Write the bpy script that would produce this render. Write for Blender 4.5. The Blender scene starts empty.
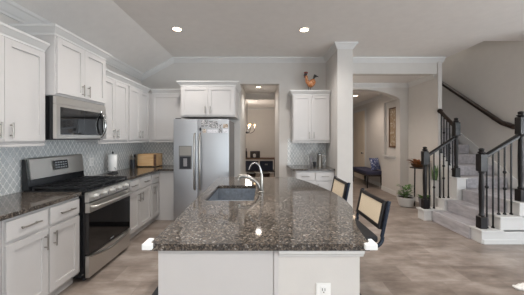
import bpy, bmesh, math, random
from mathutils import Vector, Matrix
PI = math.pi
random.seed(7)
scn = bpy.context.scene
COL = scn.collection

# ------------------------------------------------------------------ camera, world, lights, exposure
CAMZ = 1.455
cam = bpy.data.cameras.new('camera')
cam.sensor_fit = 'HORIZONTAL'; cam.sensor_width = 36.0
cam.lens = 36.0 * 240.0 / 524.0
cam.shift_x = 0.0; cam.shift_y = -9.0 / 524.0
cam.clip_start = 0.05; cam.clip_end = 100
camo = bpy.data.objects.new('camera', cam); COL.objects.link(camo)
camo.location = (0, 0, CAMZ); camo.rotation_euler = (PI / 2, 0, 0)
scn.camera = camo

w = bpy.data.worlds.new('world'); scn.world = w; w.use_nodes = True
nt = w.node_tree; nt.nodes.clear()
wo = nt.nodes.new('ShaderNodeOutputWorld'); bg = nt.nodes.new('ShaderNodeBackground')
sky = nt.nodes.new('ShaderNodeTexSky'); sky.sky_type = 'NISHITA'; sky.sun_disc = False
sky.sun_elevation = math.radians(45)
bg.inputs[1].default_value = 0.35
nt.links.new(sky.outputs[0], bg.inputs[0]); nt.links.new(bg.outputs[0], wo.inputs[0])

vs = scn.view_settings
vs.view_transform = 'Standard'; vs.look = 'None'; vs.gamma = 1.0; vs.use_curve_mapping = False
vs.exposure = 0.15
scn.display_settings.display_device = 'sRGB'
scn.cycles.use_denoising = True
scn.cycles.max_bounces = 10; scn.cycles.diffuse_bounces = 6; scn.cycles.glossy_bounces = 4
scn.cycles.sample_clamp_indirect = 6.0
scn.cycles.caustics_reflective = False; scn.cycles.caustics_refractive = False

def area(name, loc, rot, sx, sy, power, col=(1, 1, 1), spread=PI):
    l = bpy.data.lights.new(name, 'AREA'); l.shape = 'RECTANGLE'; l.size = sx; l.size_y = sy
    l.energy = power; l.color = col; l.spread = spread
    o = bpy.data.objects.new(name, l); COL.objects.link(o); o.location = loc; o.rotation_euler = rot
    return o
DAY = (0.70, 0.86, 1.0); FILL = (0.96, 0.965, 0.97)
# daylight through windows added to the unseen living room behind and right of the camera:
# sky light comes in level; upward fill is added to brighten the ceiling
for wx in (-1.2, 1.3, 3.8):
    area('daylight_rear', (wx, -6.42, 1.45), (PI / 2, 0, 0), 1.7, 2.0, 19, DAY)
    area('ceiling_fill_rear', (wx, -6.36, 1.2), (PI / 2 + 0.75, 0, 0), 1.7, 1.4, 36, FILL)
for wy, wp in ((-3.9, 120), (-1.45, 40), (1.0, 18)):
    area('daylight_side', (6.93, wy, 1.45), (PI / 2, 0, PI / 2), 1.9, 2.0, wp, DAY)
    area('ceiling_fill_side', (6.87, wy, 1.2), (PI / 2 + 0.75, 0, PI / 2), 1.9, 1.4, 84, FILL)
# unseen lamp added above the stairwell to brighten its wall
area('stairwell_fill', (4.05, 6.3, 5.4), (0, 0, 0), 0.6, 1.2, 24, (1, 0.95, 0.9))

# ------------------------------------------------------------------ materials
def lin(c):
    r = []
    for v in c[:3]:
        v = v / 255.0
        r.append(v / 12.92 if v <= 0.04045 else ((v + 0.055) / 1.055) ** 2.4)
    return (r[0], r[1], r[2], 1)

def new_mat(name):
    m = bpy.data.materials.new(name); m.use_nodes = True
    return m, m.node_tree, m.node_tree.nodes['Principled BSDF']

def node(t, typ, **kw):
    n = t.nodes.new(typ)
    for k, v in kw.items():
        setattr(n, k, v)
    return n

def mat(name, c, rough=0.5, metal=0.0, spec=0.5, var=0.0, vscale=8.0, bump=0.0, bscale=200.0, coat=0.0, stretch=(1, 1, 1)):
    m, t, p = new_mat(name)
    p.inputs['Roughness'].default_value = rough; p.inputs['Metallic'].default_value = metal
    p.inputs['Specular IOR Level'].default_value = spec; p.inputs['Coat Weight'].default_value = coat
    tc = node(t, 'ShaderNodeTexCoord'); mp = node(t, 'ShaderNodeMapping'); mp.inputs['Scale'].default_value = stretch
    t.links.new(tc.outputs['Object'], mp.inputs[0])
    nz = node(t, 'ShaderNodeTexNoise'); nz.inputs['Scale'].default_value = vscale; nz.inputs['Detail'].default_value = 4
    t.links.new(mp.outputs[0], nz.inputs['Vector'])
    cr = node(t, 'ShaderNodeValToRGB')
    L = lin(c); v = max(var, 0.01)
    cr.color_ramp.elements[0].position = 0.3; cr.color_ramp.elements[1].position = 0.7
    cr.color_ramp.elements[0].color = tuple(x * (1 - v) for x in L[:3]) + (1,)
    cr.color_ramp.elements[1].color = tuple(min(1, x * (1 + v)) for x in L[:3]) + (1,)
    t.links.new(nz.outputs[0], cr.inputs[0]); t.links.new(cr.outputs[0], p.inputs['Base Color'])
    if bump > 0:
        n2 = node(t, 'ShaderNodeTexNoise'); n2.inputs['Scale'].default_value = bscale
        t.links.new(mp.outputs[0], n2.inputs['Vector'])
        b = node(t, 'ShaderNodeBump'); b.inputs['Strength'].default_value = bump; b.inputs['Distance'].default_value = 0.004
        t.links.new(n2.outputs[0], b.inputs['Height']); t.links.new(b.outputs[0], p.inputs['Normal'])
    return m

def emit(name, c, s):
    m, t, p = new_mat(name)
    p.inputs['Base Color'].default_value = lin(c); p.inputs['Emission Color'].default_value = lin(c)
    p.inputs['Emission Strength'].default_value = s
    return m

def math_(t, op, a, b=None):
    n = node(t, 'ShaderNodeMath', operation=op)
    for i, v in enumerate((a, b)):
        if v is None: continue
        if isinstance(v, (int, float)): n.inputs[i].default_value = v
        else: t.links.new(v, n.inputs[i])
    return n.outputs[0]

def ramp(t, fac, stops, interp='LINEAR'):
    cr = node(t, 'ShaderNodeValToRGB'); cr.color_ramp.interpolation = interp
    e = cr.color_ramp.elements
    while len(e) < len(stops): e.new(0.5)
    for k, (pos, c) in enumerate(stops):
        e[k].position = pos; e[k].color = lin(c)
    t.links.new(fac, cr.inputs[0])
    return cr.outputs[0]

def mix(t, fac, a, b, mode='MIX'):
    n = node(t, 'ShaderNodeMix', data_type='RGBA', blend_type=mode)
    if isinstance(fac, (int, float)): n.inputs[0].default_value = fac
    else: t.links.new(fac, n.inputs[0])
    for i, v in ((6, a), (7, b)):
        if isinstance(v, tuple): n.inputs[i].default_value = v
        else: t.links.new(v, n.inputs[i])
    return n.outputs[2]

def granite():
    m, t, p = new_mat('speckled_granite')
    tc = node(t, 'ShaderNodeTexCoord')
    v1 = node(t, 'ShaderNodeTexVoronoi'); v1.inputs['Scale'].default_value = 125
    n1 = node(t, 'ShaderNodeTexNoise'); n1.inputs['Scale'].default_value = 110; n1.inputs['Detail'].default_value = 6
    n1.inputs['Roughness'].default_value = 0.7
    n2 = node(t, 'ShaderNodeTexNoise'); n2.inputs['Scale'].default_value = 14; n2.inputs['Detail'].default_value = 3
    for n in (v1, n1, n2): t.links.new(tc.outputs['Object'], n.inputs['Vector'])
    sep = node(t, 'ShaderNodeSeparateColor'); t.links.new(v1.outputs['Color'], sep.inputs[0])
    c1 = ramp(t, sep.outputs[0], [(0.0, (18, 18, 20)), (0.2, (40, 38, 38)), (0.36, (76, 69, 63)), (0.62, (112, 99, 88)), (0.84, (146, 136, 126)), (0.96, (184, 181, 178))], 'CONSTANT')
    c2 = ramp(t, n1.outputs[0], [(0.38, (22, 22, 24)), (0.5, (70, 65, 61)), (0.66, (160, 155, 150))])
    c = mix(t, 0.45, c1, c2)
    c3 = ramp(t, n2.outputs[0], [(0.35, (215, 212, 208)), (0.65, (255, 253, 250))])
    c = mix(t, 1.0, c, c3, 'MULTIPLY')
    t.links.new(c, p.inputs['Base Color'])
    p.inputs['Roughness'].default_value = 0.06; p.inputs['Specular IOR Level'].default_value = 0.6
    return m

def lantern_tile(name, ax):
    # blue grey lantern mosaic with white grout; ax = horizontal object axis along the wall
    m, t, p = new_mat(name)
    tc = node(t, 'ShaderNodeTexCoord'); sp = node(t, 'ShaderNodeSeparateXYZ')
    t.links.new(tc.outputs['Object'], sp.inputs[0])
    u = math_(t, 'MULTIPLY', sp.outputs[ax], 2 * PI / 0.064); v = math_(t, 'MULTIPLY', sp.outputs[2], 2 * PI / 0.1)
    cu = math_(t, 'COSINE', u); cv = math_(t, 'COSINE', v)
    c3 = math_(t, 'MULTIPLY', math_(t, 'COSINE', math_(t, 'MULTIPLY', v, 3.0)), 0.16)
    s = math_(t, 'ADD', math_(t, 'ADD', cu, cv), c3)
    a = math_(t, 'ABSOLUTE', s)
    g = math_(t, 'LESS_THAN', a, 0.27)
    nz = node(t, 'ShaderNodeTexNoise'); nz.inputs['Scale'].default_value = 22; nz.inputs['Detail'].default_value = 5
    t.links.new(tc.outputs['Object'], nz.inputs['Vector'])
    tile = ramp(t, nz.outputs[0], [(0.3, (190, 194, 195)), (0.7, (216, 218, 217))])
    c = mix(t, g, tile, lin((244, 244, 242)))
    t.links.new(c, p.inputs['Base Color'])
    r = math_(t, 'ADD', math_(t, 'MULTIPLY', g, 0.45), 0.16); t.links.new(r, p.inputs['Roughness'])
    b = node(t, 'ShaderNodeBump'); b.inputs['Strength'].default_value = 0.4; b.inputs['Distance'].default_value = 0.004
    t.links.new(math_(t, 'MINIMUM', a, 0.5), b.inputs['Height']); t.links.new(b.outputs[0], p.inputs['Normal'])
    return m

def floor_tile():
    m, t, p = new_mat('stone_floor_tile')
    tc = node(t, 'ShaderNodeTexCoord'); mp = node(t, 'ShaderNodeMapping')
    t.links.new(tc.outputs['Object'], mp.inputs[0])
    br = node(t, 'ShaderNodeTexBrick'); br.offset = 0.5
    br.inputs['Scale'].default_value = 1.0; br.inputs['Brick Width'].default_value = 0.61; br.inputs['Row Height'].default_value = 0.305
    br.inputs['Mortar Size'].default_value = 0.003; br.inputs['Bias'].default_value = 0.0
    br.inputs['Color1'].default_value = (0.0, 0.0, 0.0, 1); br.inputs['Color2'].default_value = (1, 1, 1, 1)
    t.links.new(mp.outputs[0], br.inputs['Vector'])
    mp2 = node(t, 'ShaderNodeMapping'); mp2.inputs['Scale'].default_value = (1.0, 2.3, 1.0)
    t.links.new(tc.outputs['Object'], mp2.inputs[0])
    n1 = node(t, 'ShaderNodeTexNoise'); n1.inputs['Scale'].default_value = 2.6; n1.inputs['Detail'].default_value = 7; n1.inputs['Roughness'].default_value = 0.62
    t.links.new(mp2.outputs[0], n1.inputs['Vector'])
    f = math_(t, 'ADD', math_(t, 'MULTIPLY', n1.outputs[0], 0.85), math_(t, 'MULTIPLY', br.outputs['Color'], 0.15))
    c = ramp(t, f, [(0.3, (108, 96, 88)), (0.5, (142, 130, 121)), (0.68, (172, 161, 153))])
    c = mix(t, br.outputs['Fac'], c, lin((136, 126, 118)))
    t.links.new(c, p.inputs['Base Color'])
    r = math_(t, 'ADD', math_(t, 'MULTIPLY', n1.outputs[0], 0.25), 0.22); t.links.new(r, p.inputs['Roughness'])
    b = node(t, 'ShaderNodeBump'); b.inputs['Strength'].default_value = 0.25; b.inputs['Distance'].default_value = 0.002; b.invert = True
    t.links.new(br.outputs['Fac'], b.inputs['Height']); t.links.new(b.outputs[0], p.inputs['Normal'])
    return m

def cane():
    m, t, p = new_mat('woven_cane')
    tc = node(t, 'ShaderNodeTexCoord'); sp = node(t, 'ShaderNodeSeparateXYZ'); t.links.new(tc.outputs['Object'], sp.inputs[0])
    a = math_(t, 'SINE', math_(t, 'MULTIPLY', sp.outputs[1], 420)); b = math_(t, 'SINE', math_(t, 'MULTIPLY', sp.outputs[2], 420))
    f = math_(t, 'ADD', math_(t, 'MULTIPLY', math_(t, 'MULTIPLY', a, b), 0.5), 0.5)
    c = ramp(t, f, [(0.0, (236, 222, 198)), (0.7, (226, 208, 180)), (0.95, (190, 168, 138))])
    t.links.new(c, p.inputs['Base Color']); p.inputs['Roughness'].default_value = 0.6
    return m

def wood(name, c0, c1, axis=0, rough=0.45, scale=14):
    m, t, p = new_mat(name)
    tc = node(t, 'ShaderNodeTexCoord'); mp = node(t, 'ShaderNodeMapping')
    sc = [1.0, 1.0, 1.0]; sc[axis] = 0.08; mp.inputs['Scale'].default_value = sc
    t.links.new(tc.outputs['Object'], mp.inputs[0])
    n = node(t, 'ShaderNodeTexNoise'); n.inputs['Scale'].default_value = scale * 3; n.inputs['Detail'].default_value = 6
    t.links.new(mp.outputs[0], n.inputs['Vector'])
    t.links.new(ramp(t, n.outputs[0], [(0.3, c0), (0.7, c1)]), p.inputs['Base Color'])
    p.inputs['Roughness'].default_value = rough
    return m

def blotch(name, cols, scale, rough=0.5, detail=4):
    m, t, p = new_mat(name)
    tc = node(t, 'ShaderNodeTexCoord'); n = node(t, 'ShaderNodeTexNoise'); n.inputs['Scale'].default_value = scale; n.inputs['Detail'].default_value = detail
    t.links.new(tc.outputs['Object'], n.inputs['Vector'])
    k = len(cols)
    t.links.new(ramp(t, n.outputs[0], [(0.3 + 0.4 * i / max(1, k - 1), c) for i, c in enumerate(cols)]), p.inputs['Base Color'])
    p.inputs['Roughness'].default_value = rough
    return m

def steel(name, c, rough=0.28, axis=2):
    m, t, p = new_mat(name)
    tc = node(t, 'ShaderNodeTexCoord'); mp = node(t, 'ShaderNodeMapping'); s = [300, 300, 300]; s[axis] = 4
    mp.inputs['Scale'].default_value = s; t.links.new(tc.outputs['Object'], mp.inputs[0])
    n = node(t, 'ShaderNodeTexNoise'); n.inputs['Scale'].default_value = 1; t.links.new(mp.outputs[0], n.inputs['Vector'])
    p.inputs['Metallic'].default_value = 1.0; p.inputs['Base Color'].default_value = lin(c)
    t.links.new(math_(t, 'ADD', math_(t, 'MULTIPLY', n.outputs[0], 0.12), rough - 0.06), p.inputs['Roughness'])
    return m

def glass(name):
    m, t, p = new_mat(name)
    p.inputs['Base Color'].default_value = (1, 1, 1, 1); p.inputs['Transmission Weight'].default_value = 1.0
    p.inputs['Roughness'].default_value = 0.02; p.inputs['IOR'].default_value = 1.45
    return m

M = {}
M['wall'] = mat('wall_paint', (208, 205, 201), 0.85, var=0.015, bump=0.12, bscale=120)
M['ceil'] = mat('ceiling_paint', (233, 230, 227), 0.9, var=0.02, bump=0.35, bscale=60)
M['white'] = mat('white_trim_paint', (216, 216, 215), 0.4, var=0.01)
M['cab'] = mat('white_cabinet_paint', (199, 197, 196), 0.38, var=0.01)
M['floor'] = floor_tile()
M['granite'] = granite()
M['tileY'] = lantern_tile('lantern_mosaic_side', 1); M['tileX'] = lantern_tile('lantern_mosaic_back', 0)
M['steel'] = steel('brushed_steel', (180, 182, 186), 0.4, 2)
M['steelh'] = steel('brushed_steel_band', (206, 203, 198), 0.36, 1)
M['knob'] = mat('polished_knob', (226, 225, 222), 0.3, 0.6)
M['nickel'] = mat('satin_nickel', (158, 154, 148), 0.32, 1.0)
M['chrome'] = mat('polished_chrome', (172, 172, 172), 0.2, 1.0)
M['black'] = mat('black_enamel', (20, 21, 24), 0.25, var=0.05)
M['dark'] = mat('dark_plastic', (34, 36, 42), 0.4)
M['iron'] = mat('cast_iron', (26, 27, 30), 0.36, bump=0.2)
M['bglass'] = mat('black_glass', (14, 13, 14), 0.05, spec=0.7)
M['fside'] = mat('grey_side_panel', (112, 110, 110), 0.45)
M['newel'] = mat('espresso_stain', (25, 22, 23), 0.38, spec=0.35, var=0.2, vscale=20, stretch=(1, 1, 0.15))
M['rail'] = mat('dark_rail_stain', (40, 27, 21), 0.42, spec=0.3, var=0.2, vscale=20)
M['wiron'] = mat('wrought_iron', (17, 17, 19), 0.5, spec=0.3)
M['carpet'] = mat('grey_carpet', (180, 177, 181), 0.95, var=0.2, vscale=22, stretch=(1, 0.25, 1), bump=0.8, bscale=260)
M['cane'] = cane()
M['tube'] = mat('blue_black_tube', (44, 52, 66), 0.25, 0.3)
M['bwood'] = mat('black_chair_wood', (30, 27, 27), 0.35)
M['seat'] = mat('black_seat_fabric', (34, 33, 36), 0.7, var=0.1, vscale=40, bump=0.3)
M['board'] = wood('maple_board', (220, 176, 124), (238, 204, 158), 0)
M['oak'] = wood('walnut_table', (88, 64, 50), (116, 88, 70), 0)
M['dwood'] = wood('dark_wood', (36, 27, 25), (52, 39, 35), 2)
M['paper'] = mat('paper_white', (240, 240, 238), 0.8, bump=0.3, bscale=90)
M['plate'] = mat('white_plastic', (240, 240, 238), 0.3)
M['guard'] = mat('white_foam', (236, 238, 238), 0.6)
M['slot'] = mat('slot_dark', (80, 78, 76), 0.5)
M['leaf'] = blotch('leaf_green', [(42, 74, 34), (74, 112, 52), (110, 148, 76)], 18)
M['leafd'] = blotch('snake_leaf_green', [(60, 92, 62), (120, 148, 92)], 26)
M['brownleaf'] = blotch('rust_leaf', [(96, 58, 34), (150, 88, 46), (84, 80, 40)], 22)
M['soil'] = mat('soil', (50, 38, 30), 0.95, bump=0.5)
M['pot'] = mat('white_ceramic', (214, 214, 212), 0.3)
M['potg'] = mat('grey_ceramic', (140, 138, 140), 0.45, var=0.1)
M['navy'] = mat('navy_upholstery', (62, 62, 84), 0.85, var=0.08, vscale=60, bump=0.3)
M['pillow'] = blotch('blue_floral_print', [(36, 48, 92), (60, 76, 128), (220, 224, 232)], 26)
M['art'] = blotch('landscape_print', [(196, 186, 168), (150, 128, 100), (214, 208, 196)], 9)
M['frame'] = mat('brown_frame', (96, 66, 44), 0.4)
M['lampglow'] = emit('lamp_glow', (255, 226, 190), 14)
M['bulbglow'] = emit('bulb_glow', (255, 196, 132), 8)
M['display'] = mat('display_black', (24, 24, 26), 0.12)
M['digit'] = mat('pale_legend', (170, 176, 180), 0.4)
M['photo'] = blotch('photo_print', [(40, 42, 48), (150, 150, 152), (222, 220, 218)], 60)
M['photow'] = blotch('photo_print_warm', [(64, 44, 32), (170, 150, 130), (226, 222, 214)], 60)
M['photob'] = blotch('photo_print_pale', [(196, 196, 202), (226, 226, 230), (150, 150, 158)], 40)
M['door'] = mat('foyer_door_paint', (226, 214, 196), 0.45)
M['rcomb'] = mat('rooster_red', (128, 40, 30), 0.4)
M['rbody'] = blotch('rooster_glaze', [(150, 72, 36), (206, 124, 64), (236, 220, 190)], 55, 0.25)
M['rtail'] = mat('rooster_black', (46, 44, 46), 0.3)
M['glass'] = glass('clear_glass')
M['sink'] = mat('steel_sink', (176, 184, 194), 0.28, 0.7, var=0.2, vscale=30)
M['towelb'] = mat('blue_bins', (48, 54, 72), 0.8)
M['rug'] = mat('white_shag', (236, 234, 230), 0.95, bump=1.0, bscale=80)

# ------------------------------------------------------------------ mesh helpers
class B:
    """collects shapes and links them as ONE mesh object"""
    def __init__(s): s.bm = bmesh.new()
    def _bev(s, geom, bev, seg=2):
        if bev > 0:
            ed = list({e for f in geom for e in f.edges})
            bmesh.ops.bevel(s.bm, geom=ed, offset=bev, segments=seg, affect='EDGES', profile=0.7)
    def box(s, x0, x1, y0, y1, z0, z1, bev=0.0, rot=None, piv=None):
        vs = [s.bm.verts.new((x, y, z)) for z in (z0, z1) for y in (y0, y1) for x in (x0, x1)]
        if rot is not None:
            pv = Vector(piv if piv else ((x0 + x1) / 2, (y0 + y1) / 2, (z0 + z1) / 2))
            for v in vs: v.co = rot @ (v.co - pv) + pv
        fs = [s.bm.faces.new([vs[i] for i in q]) for q in ((0, 2, 3, 1), (4, 5, 7, 6), (0, 1, 5, 4), (2, 6, 7, 3), (0, 4, 6, 2), (1, 3, 7, 5))]
        s._bev(fs, bev); return s
    def prism(s, pts, z0, z1, axis=2, bev=0.0):
        """closed outline extruded along an axis: axis 2 -> pts are (x,y); 1 -> (x,z); 0 -> (y,z)"""
        def mk(p, h):
            return (p[0], p[1], h) if axis == 2 else ((p[0], h, p[1]) if axis == 1 else (h, p[0], p[1]))
        a = [s.bm.verts.new(mk(p, z0)) for p in pts]; b = [s.bm.verts.new(mk(p, z1)) for p in pts]
        n = len(pts)
        fs = [s.bm.faces.new(a[::-1]), s.bm.faces.new(b)]
        fs += [s.bm.faces.new((a[i], a[(i + 1) % n], b[(i + 1) % n], b[i])) for i in range(n)]
        s._bev(fs, bev); return s
    def cyl(s, p0, p1, r0, r1=None, seg=16):
        r1 = r0 if r1 is None else r1
        p0 = Vector(p0); p1 = Vector(p1); d = (p1 - p0).normalized()
        u = d.orthogonal().normalized(); v = d.cross(u)
        ra = [s.bm.verts.new(p0 + (u * math.cos(2 * PI * i / seg) + v * math.sin(2 * PI * i / seg)) * r0) for i in range(seg)]
        rb = [s.bm.verts.new(p1 + (u * math.cos(2 * PI * i / seg) + v * math.sin(2 * PI * i / seg)) * r1) for i in range(seg)]
        for i in range(seg): s.bm.faces.new((ra[i], ra[(i + 1) % seg], rb[(i + 1) % seg], rb[i]))
        s.bm.faces.new(ra[::-1]); s.bm.faces.new(rb); return s
    def tube(s, pts, r, seg=10, closed=False):
        P = [Vector(p) for p in pts]; n = len(P)
        rr = r if isinstance(r, (list, tuple)) else [r] * n
        rings = []; u = None
        for i in range(n):
            if closed: d = (P[(i + 1) % n] - P[i - 1]).normalized()
            else: d = (P[min(i + 1, n - 1)] - P[max(i - 1, 0)]).normalized()
            if u is None: u = d.orthogonal().normalized()
            else:
                u = u - d * u.dot(d)
                u = u.normalized() if u.length > 1e-6 else d.orthogonal().normalized()
            v = d.cross(u)
            rings.append([s.bm.verts.new(P[i] + (u * math.cos(2 * PI * k / seg) + v * math.sin(2 * PI * k / seg)) * rr[i]) for k in range(seg)])
        m = n if closed else n - 1
        for i in range(m):
            a, b = rings[i], rings[(i + 1) % n]
            for k in range(seg): s.bm.faces.new((a[k], a[(k + 1) % seg], b[(k + 1) % seg], b[k]))
        if not closed: s.bm.faces.new(rings[0][::-1]); s.bm.faces.new(rings[-1])
        return s
    def lathe(s, prof, c=(0, 0, 0), seg=24, cap=True):
        """profile of (radius, z) turned about z; seg=4 gives square turnings"""
        rings = []
        off = PI / 4 if seg == 4 else 0
        k = math.sqrt(2) if seg == 4 else 1
        for r, z in prof:
            rings.append([s.bm.verts.new((c[0] + r * k * math.cos(off + 2 * PI * i / seg), c[1] + r * k * math.sin(off + 2 * PI * i / seg), c[2] + z)) for i in range(seg)])
        for a, b in zip(rings, rings[1:]):
            for i in range(seg): s.bm.faces.new((a[i], a[(i + 1) % seg], b[(i + 1) % seg], b[i]))
        if cap: s.bm.faces.new(rings[0][::-1]); s.bm.faces.new(rings[-1])
        return s
    def ball(s, c, rx, ry=None, rz=None, seg=16):
        ry = ry or rx; rz = rz or rx
        g = bmesh.ops.create_uvsphere(s.bm, u_segments=seg, v_segments=max(6, seg // 2), radius=1)
        for v in g['verts']: v.co = Vector((v.co.x * rx + c[0], v.co.y * ry + c[1], v.co.z * rz + c[2]))
        return s
    def sweep(s, path, prof):
        """path: [(point, outward vector)], prof: closed [(outward, up)]"""
        rings = [[s.bm.verts.new(Vector(p) + Vector(o) * a + Vector((0, 0, b))) for a, b in prof] for p, o in path]
        n = len(prof)
        for a, b in zip(rings, rings[1:]):
            for i in range(n): s.bm.faces.new((a[i], a[(i + 1) % n], b[(i + 1) % n], b[i]))
        s.bm.faces.new(rings[0][::-1]); s.bm.faces.new(rings[-1]); return s
    def leaf(s, base, d, L, W, droop=0.4, seg=5):
        d = Vector(d).normalized(); side = d.cross(Vector((0, 0, 1)))
        side = side.normalized() if side.length > 1e-4 else Vector((1, 0, 0))
        prev = None; p = Vector(base)
        for i in range(seg + 1):
            f = i / seg; wv = W * math.sin(PI * min(0.97, 0.12 + 0.85 * f)) * 0.5
            a = s.bm.verts.new(p - side * wv); b = s.bm.verts.new(p - Vector((0, 0, wv * 0.35))); c = s.bm.verts.new(p + side * wv)
            if prev: s.bm.faces.new((prev[0], prev[1], b, a)); s.bm.faces.new((prev[1], prev[2], c, b))
            prev = (a, b, c)
            dd = (d + Vector((0, 0, -droop * f))).normalized(); p = p + dd * (L / seg)
        return s
    def build(s, name, m, parent=None, smooth=None, loc=None):
        bmesh.ops.recalc_face_normals(s.bm, faces=s.bm.faces[:])
        me = bpy.data.meshes.new(name); s.bm.to_mesh(me); s.bm.free()
        if m is not None: me.materials.append(m)
        o = bpy.data.objects.new(name, me); COL.objects.link(o)
        if parent is not None: o.parent = parent
        if loc is not None: o.location = loc
        if smooth:
            for p in me.polygons: p.use_smooth = True
            e = smooth if isinstance(smooth, float) else 40.0
            try: me.set_sharp_from_angle(angle=math.radians(e))
            except Exception: pass
        return o

def tag(o, label, cat, group=None):
    o['label'] = label; o['category'] = cat
    if group: o['group'] = group
    return o
def thing(name, label, cat, loc=(0, 0, 0), rz=0.0, group=None):
    o = bpy.data.objects.new(name, None); COL.objects.link(o); o.empty_display_size = 0.1
    o.location = loc; o.rotation_euler = (0, 0, rz)
    return tag(o, label, cat, group)
def struct(name, b, m, smooth=None):
    o = b.build(name, m, smooth=smooth); o['kind'] = 'structure'; return o
def kids(o): return [c for c in bpy.data.objects if c.parent == o]
def copy_tree(o, parent=None):
    ch = kids(o)
    c = o.copy(); COL.objects.link(c)
    if parent is not None: c.parent = parent
    for k in ch: copy_tree(k, c)
    return c

# ------------------------------------------------------------------ setting
XL = -2.46; YB = 4.90; ZC = 3.10; XS = -1.785; ZL = 2.73
struct('floor', B().box(-2.7, 7.2, -6.7, 10.4, -0.12, 0.0), M['floor'])
struct('wall_left', B().box(XL - 0.14, XL, -6.5, YB + 0.15, 0, 2.80), M['wall'])
struct('ceiling_slope', B().prism([(XL - 0.14, ZL - 0.08), (XL, ZL), (XS, ZC), (XS, ZC + 0.1), (XL - 0.14, ZL + 0.1)], -6.5, YB, axis=1), M['ceil'])
struct('ceiling', B().box(XS, 3.75, -6.5, YB, ZC, ZC + 0.1).box(3.75, 7.0, -6.5, 4.05, ZC, ZC + 0.1), M['ceil'])
DX0, DX1, DZ = -0.455, 0.352, 2.57
wb = B()
wb.box(XL, DX0, YB, YB + 0.15, 0, 3.25).box(DX1, 1.57, YB, YB + 0.15, 0, 3.25).box(DX0, DX1, YB, YB + 0.15, DZ, 3.25)
struct('wall_back', wb, M['wall'])
struct('wall_header', B().box(1.575, 3.575, YB, YB + 0.15, 2.775, ZC), M['wall'])
struct('wall_pillar', B().box(1.305, 1.57, 4.15, YB, 0, ZC), M['wall'])
struct('wall_hall', B().box(3.58, 3.66, YB - 0.02, 7.0, 0, 5.5).box(3.66, 3.76, 4.93, 7.0, ZC, 5.5), M['wall'])
# arch between hall and foyer
ax0, ax1, asp, acr = 1.45, 3.375, 2.42, 2.66
arc = [(ax0 + (ax1 - ax0) * i / 24, asp + (acr - asp) * math.sin(PI * i / 24) ** 0.75) for i in range(25)]
struct('wall_arch', B().prism([(ax0, 2.80)] + arc + [(ax1, 0), (3.575, 0), (3.575, 2.80)], 5.87, 6.05, axis=1), M['wall'])
struct('ceiling_hall', B().box(1.45, 3.575, YB + 0.15, 5.87, 2.80, 2.9), M['ceil'])
struct('ceiling_foyer', B().box(1.45, 3.7, 6.05, 10.0, 2.74, 2.84), M['ceil'])
# foyer right wall with its niche, then the recess where the bench stands
XF = 3.40; N0, N1, NZ0, NZ1 = 6.09, 6.69, 1.0, 2.44
nf = B()
nf.box(XF, 3.575, 6.05, N0, 0, 2.74).box(XF, 3.575, N1, 6.82, 0, 2.74).box(XF, 3.575, N0, N1, 0, NZ0).box(XF, 3.575, N0, N1, NZ1, 2.74).box(XF + 0.06, 3.575, N0, N1, NZ0, NZ1)
struct('wall_foyer', nf, M['wall'])
struct('wall_foyer_far', B().box(3.56, 3.575, 6.82, 7.0, 0, 2.74).box(3.56, 3.7, 7.0, 10.0, 0, 2.74).box(1.45, 3.56, 9.9, 10.0, 0, 2.74), M['wall'])
struct('wall_foyer_left', B().box(1.35, 1.45, YB + 0.15, 10.0, 0, 2.9), M['wall'])
struct('trim_niche', B().box(XF - 0.035, XF + 0.059, N0 - 0.03, N1 + 0.03, NZ0 - 0.04, NZ0, 0.004).box(XF - 0.012, XF - 0.001, N0 - 0.02, N1 + 0.02, NZ0 - 0.09, NZ0 - 0.041, 0.003), M['white'])
# passage to the dining room
struct('wall_passage_left', B().box(-0.60, DX0 - 0.01, YB + 0.15, 6.8, 0, 2.85), M['wall'])
struct('wall_passage_right', B().box(DX1 + 0.01, 0.50, YB + 0.15, 6.8, 0, 2.85), M['wall'])
struct('wall_passage_end', B().box(-2.6, DX0 - 0.02, 6.8, 6.92, 0, 2.85).box(DX1 + 0.02, 1.35, 6.8, 6.92, 0, 2.85).box(DX0 - 0.02, DX1 + 0.02, 6.8, 6.92, DZ, 2.85), M['wall'])
struct('ceiling_passage', B().box(-0.60, 0.50, YB + 0.15, 6.8, 2.74, 2.84), M['ceil'])
struct('wall_dining_back', B().box(-2.6, 1.35, 10.0, 10.12, 0, 2.85), M['wall'])
struct('wall_dining_left', B().box(-2.7, -2.6, 6.8, 10.1, 0, 2.85), M['wall'])
struct('ceiling_dining', B().box(-2.6, 1.35, 6.92, 10.0, 2.74, 2.84), M['ceil'])
# stairwell and the living room shell behind the camera
XR = 4.42
struct('wall_right', B().box(XR, XR + 0.12, 3.31, 7.1, 0, 5.5).box(XR + 0.12, 7.0, 3.31, 3.43, 0, ZC), M['wall'])
struct('wall_stair_back', B().box(3.66, XR, 7.0, 7.1, 0, 5.5), M['wall'])
struct('wall_stair_upper', B().box(3.76, XR, 3.95, 4.05, ZC + 0.1, 5.5).box(3.66, 3.76, 3.95, 4.93, ZC + 0.1, 5.5), M['wall'])
struct('ceiling_stair', B().box(3.66, XR, 4.0, 7.0, 5.5, 5.6), M['ceil'])
rw = B()
xs = [-2.6, -2.1, -0.3, 0.4, 2.2, 2.9, 4.7, 7.0]
for i in range(0, 7, 2): rw.box(xs[i], xs[i + 1], -6.64, -6.5, 0, ZC + 0.1)
for i in (1, 3, 5): rw.box(xs[i], xs[i + 1], -6.64, -6.5, 0, 0.4).box(xs[i], xs[i + 1], -6.64, -6.5, 2.5, ZC + 0.1)
struct('wall_rear', rw, M['wall'])
sw = B(); ys = [-6.5, -4.9, -2.9, -2.45, -0.45, 0.0, 2.0, 3.31]
for i in (0, 2, 4, 6): sw.box(7.0, 7.14, ys[i], ys[i + 1], 0, ZC + 0.1)
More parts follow.
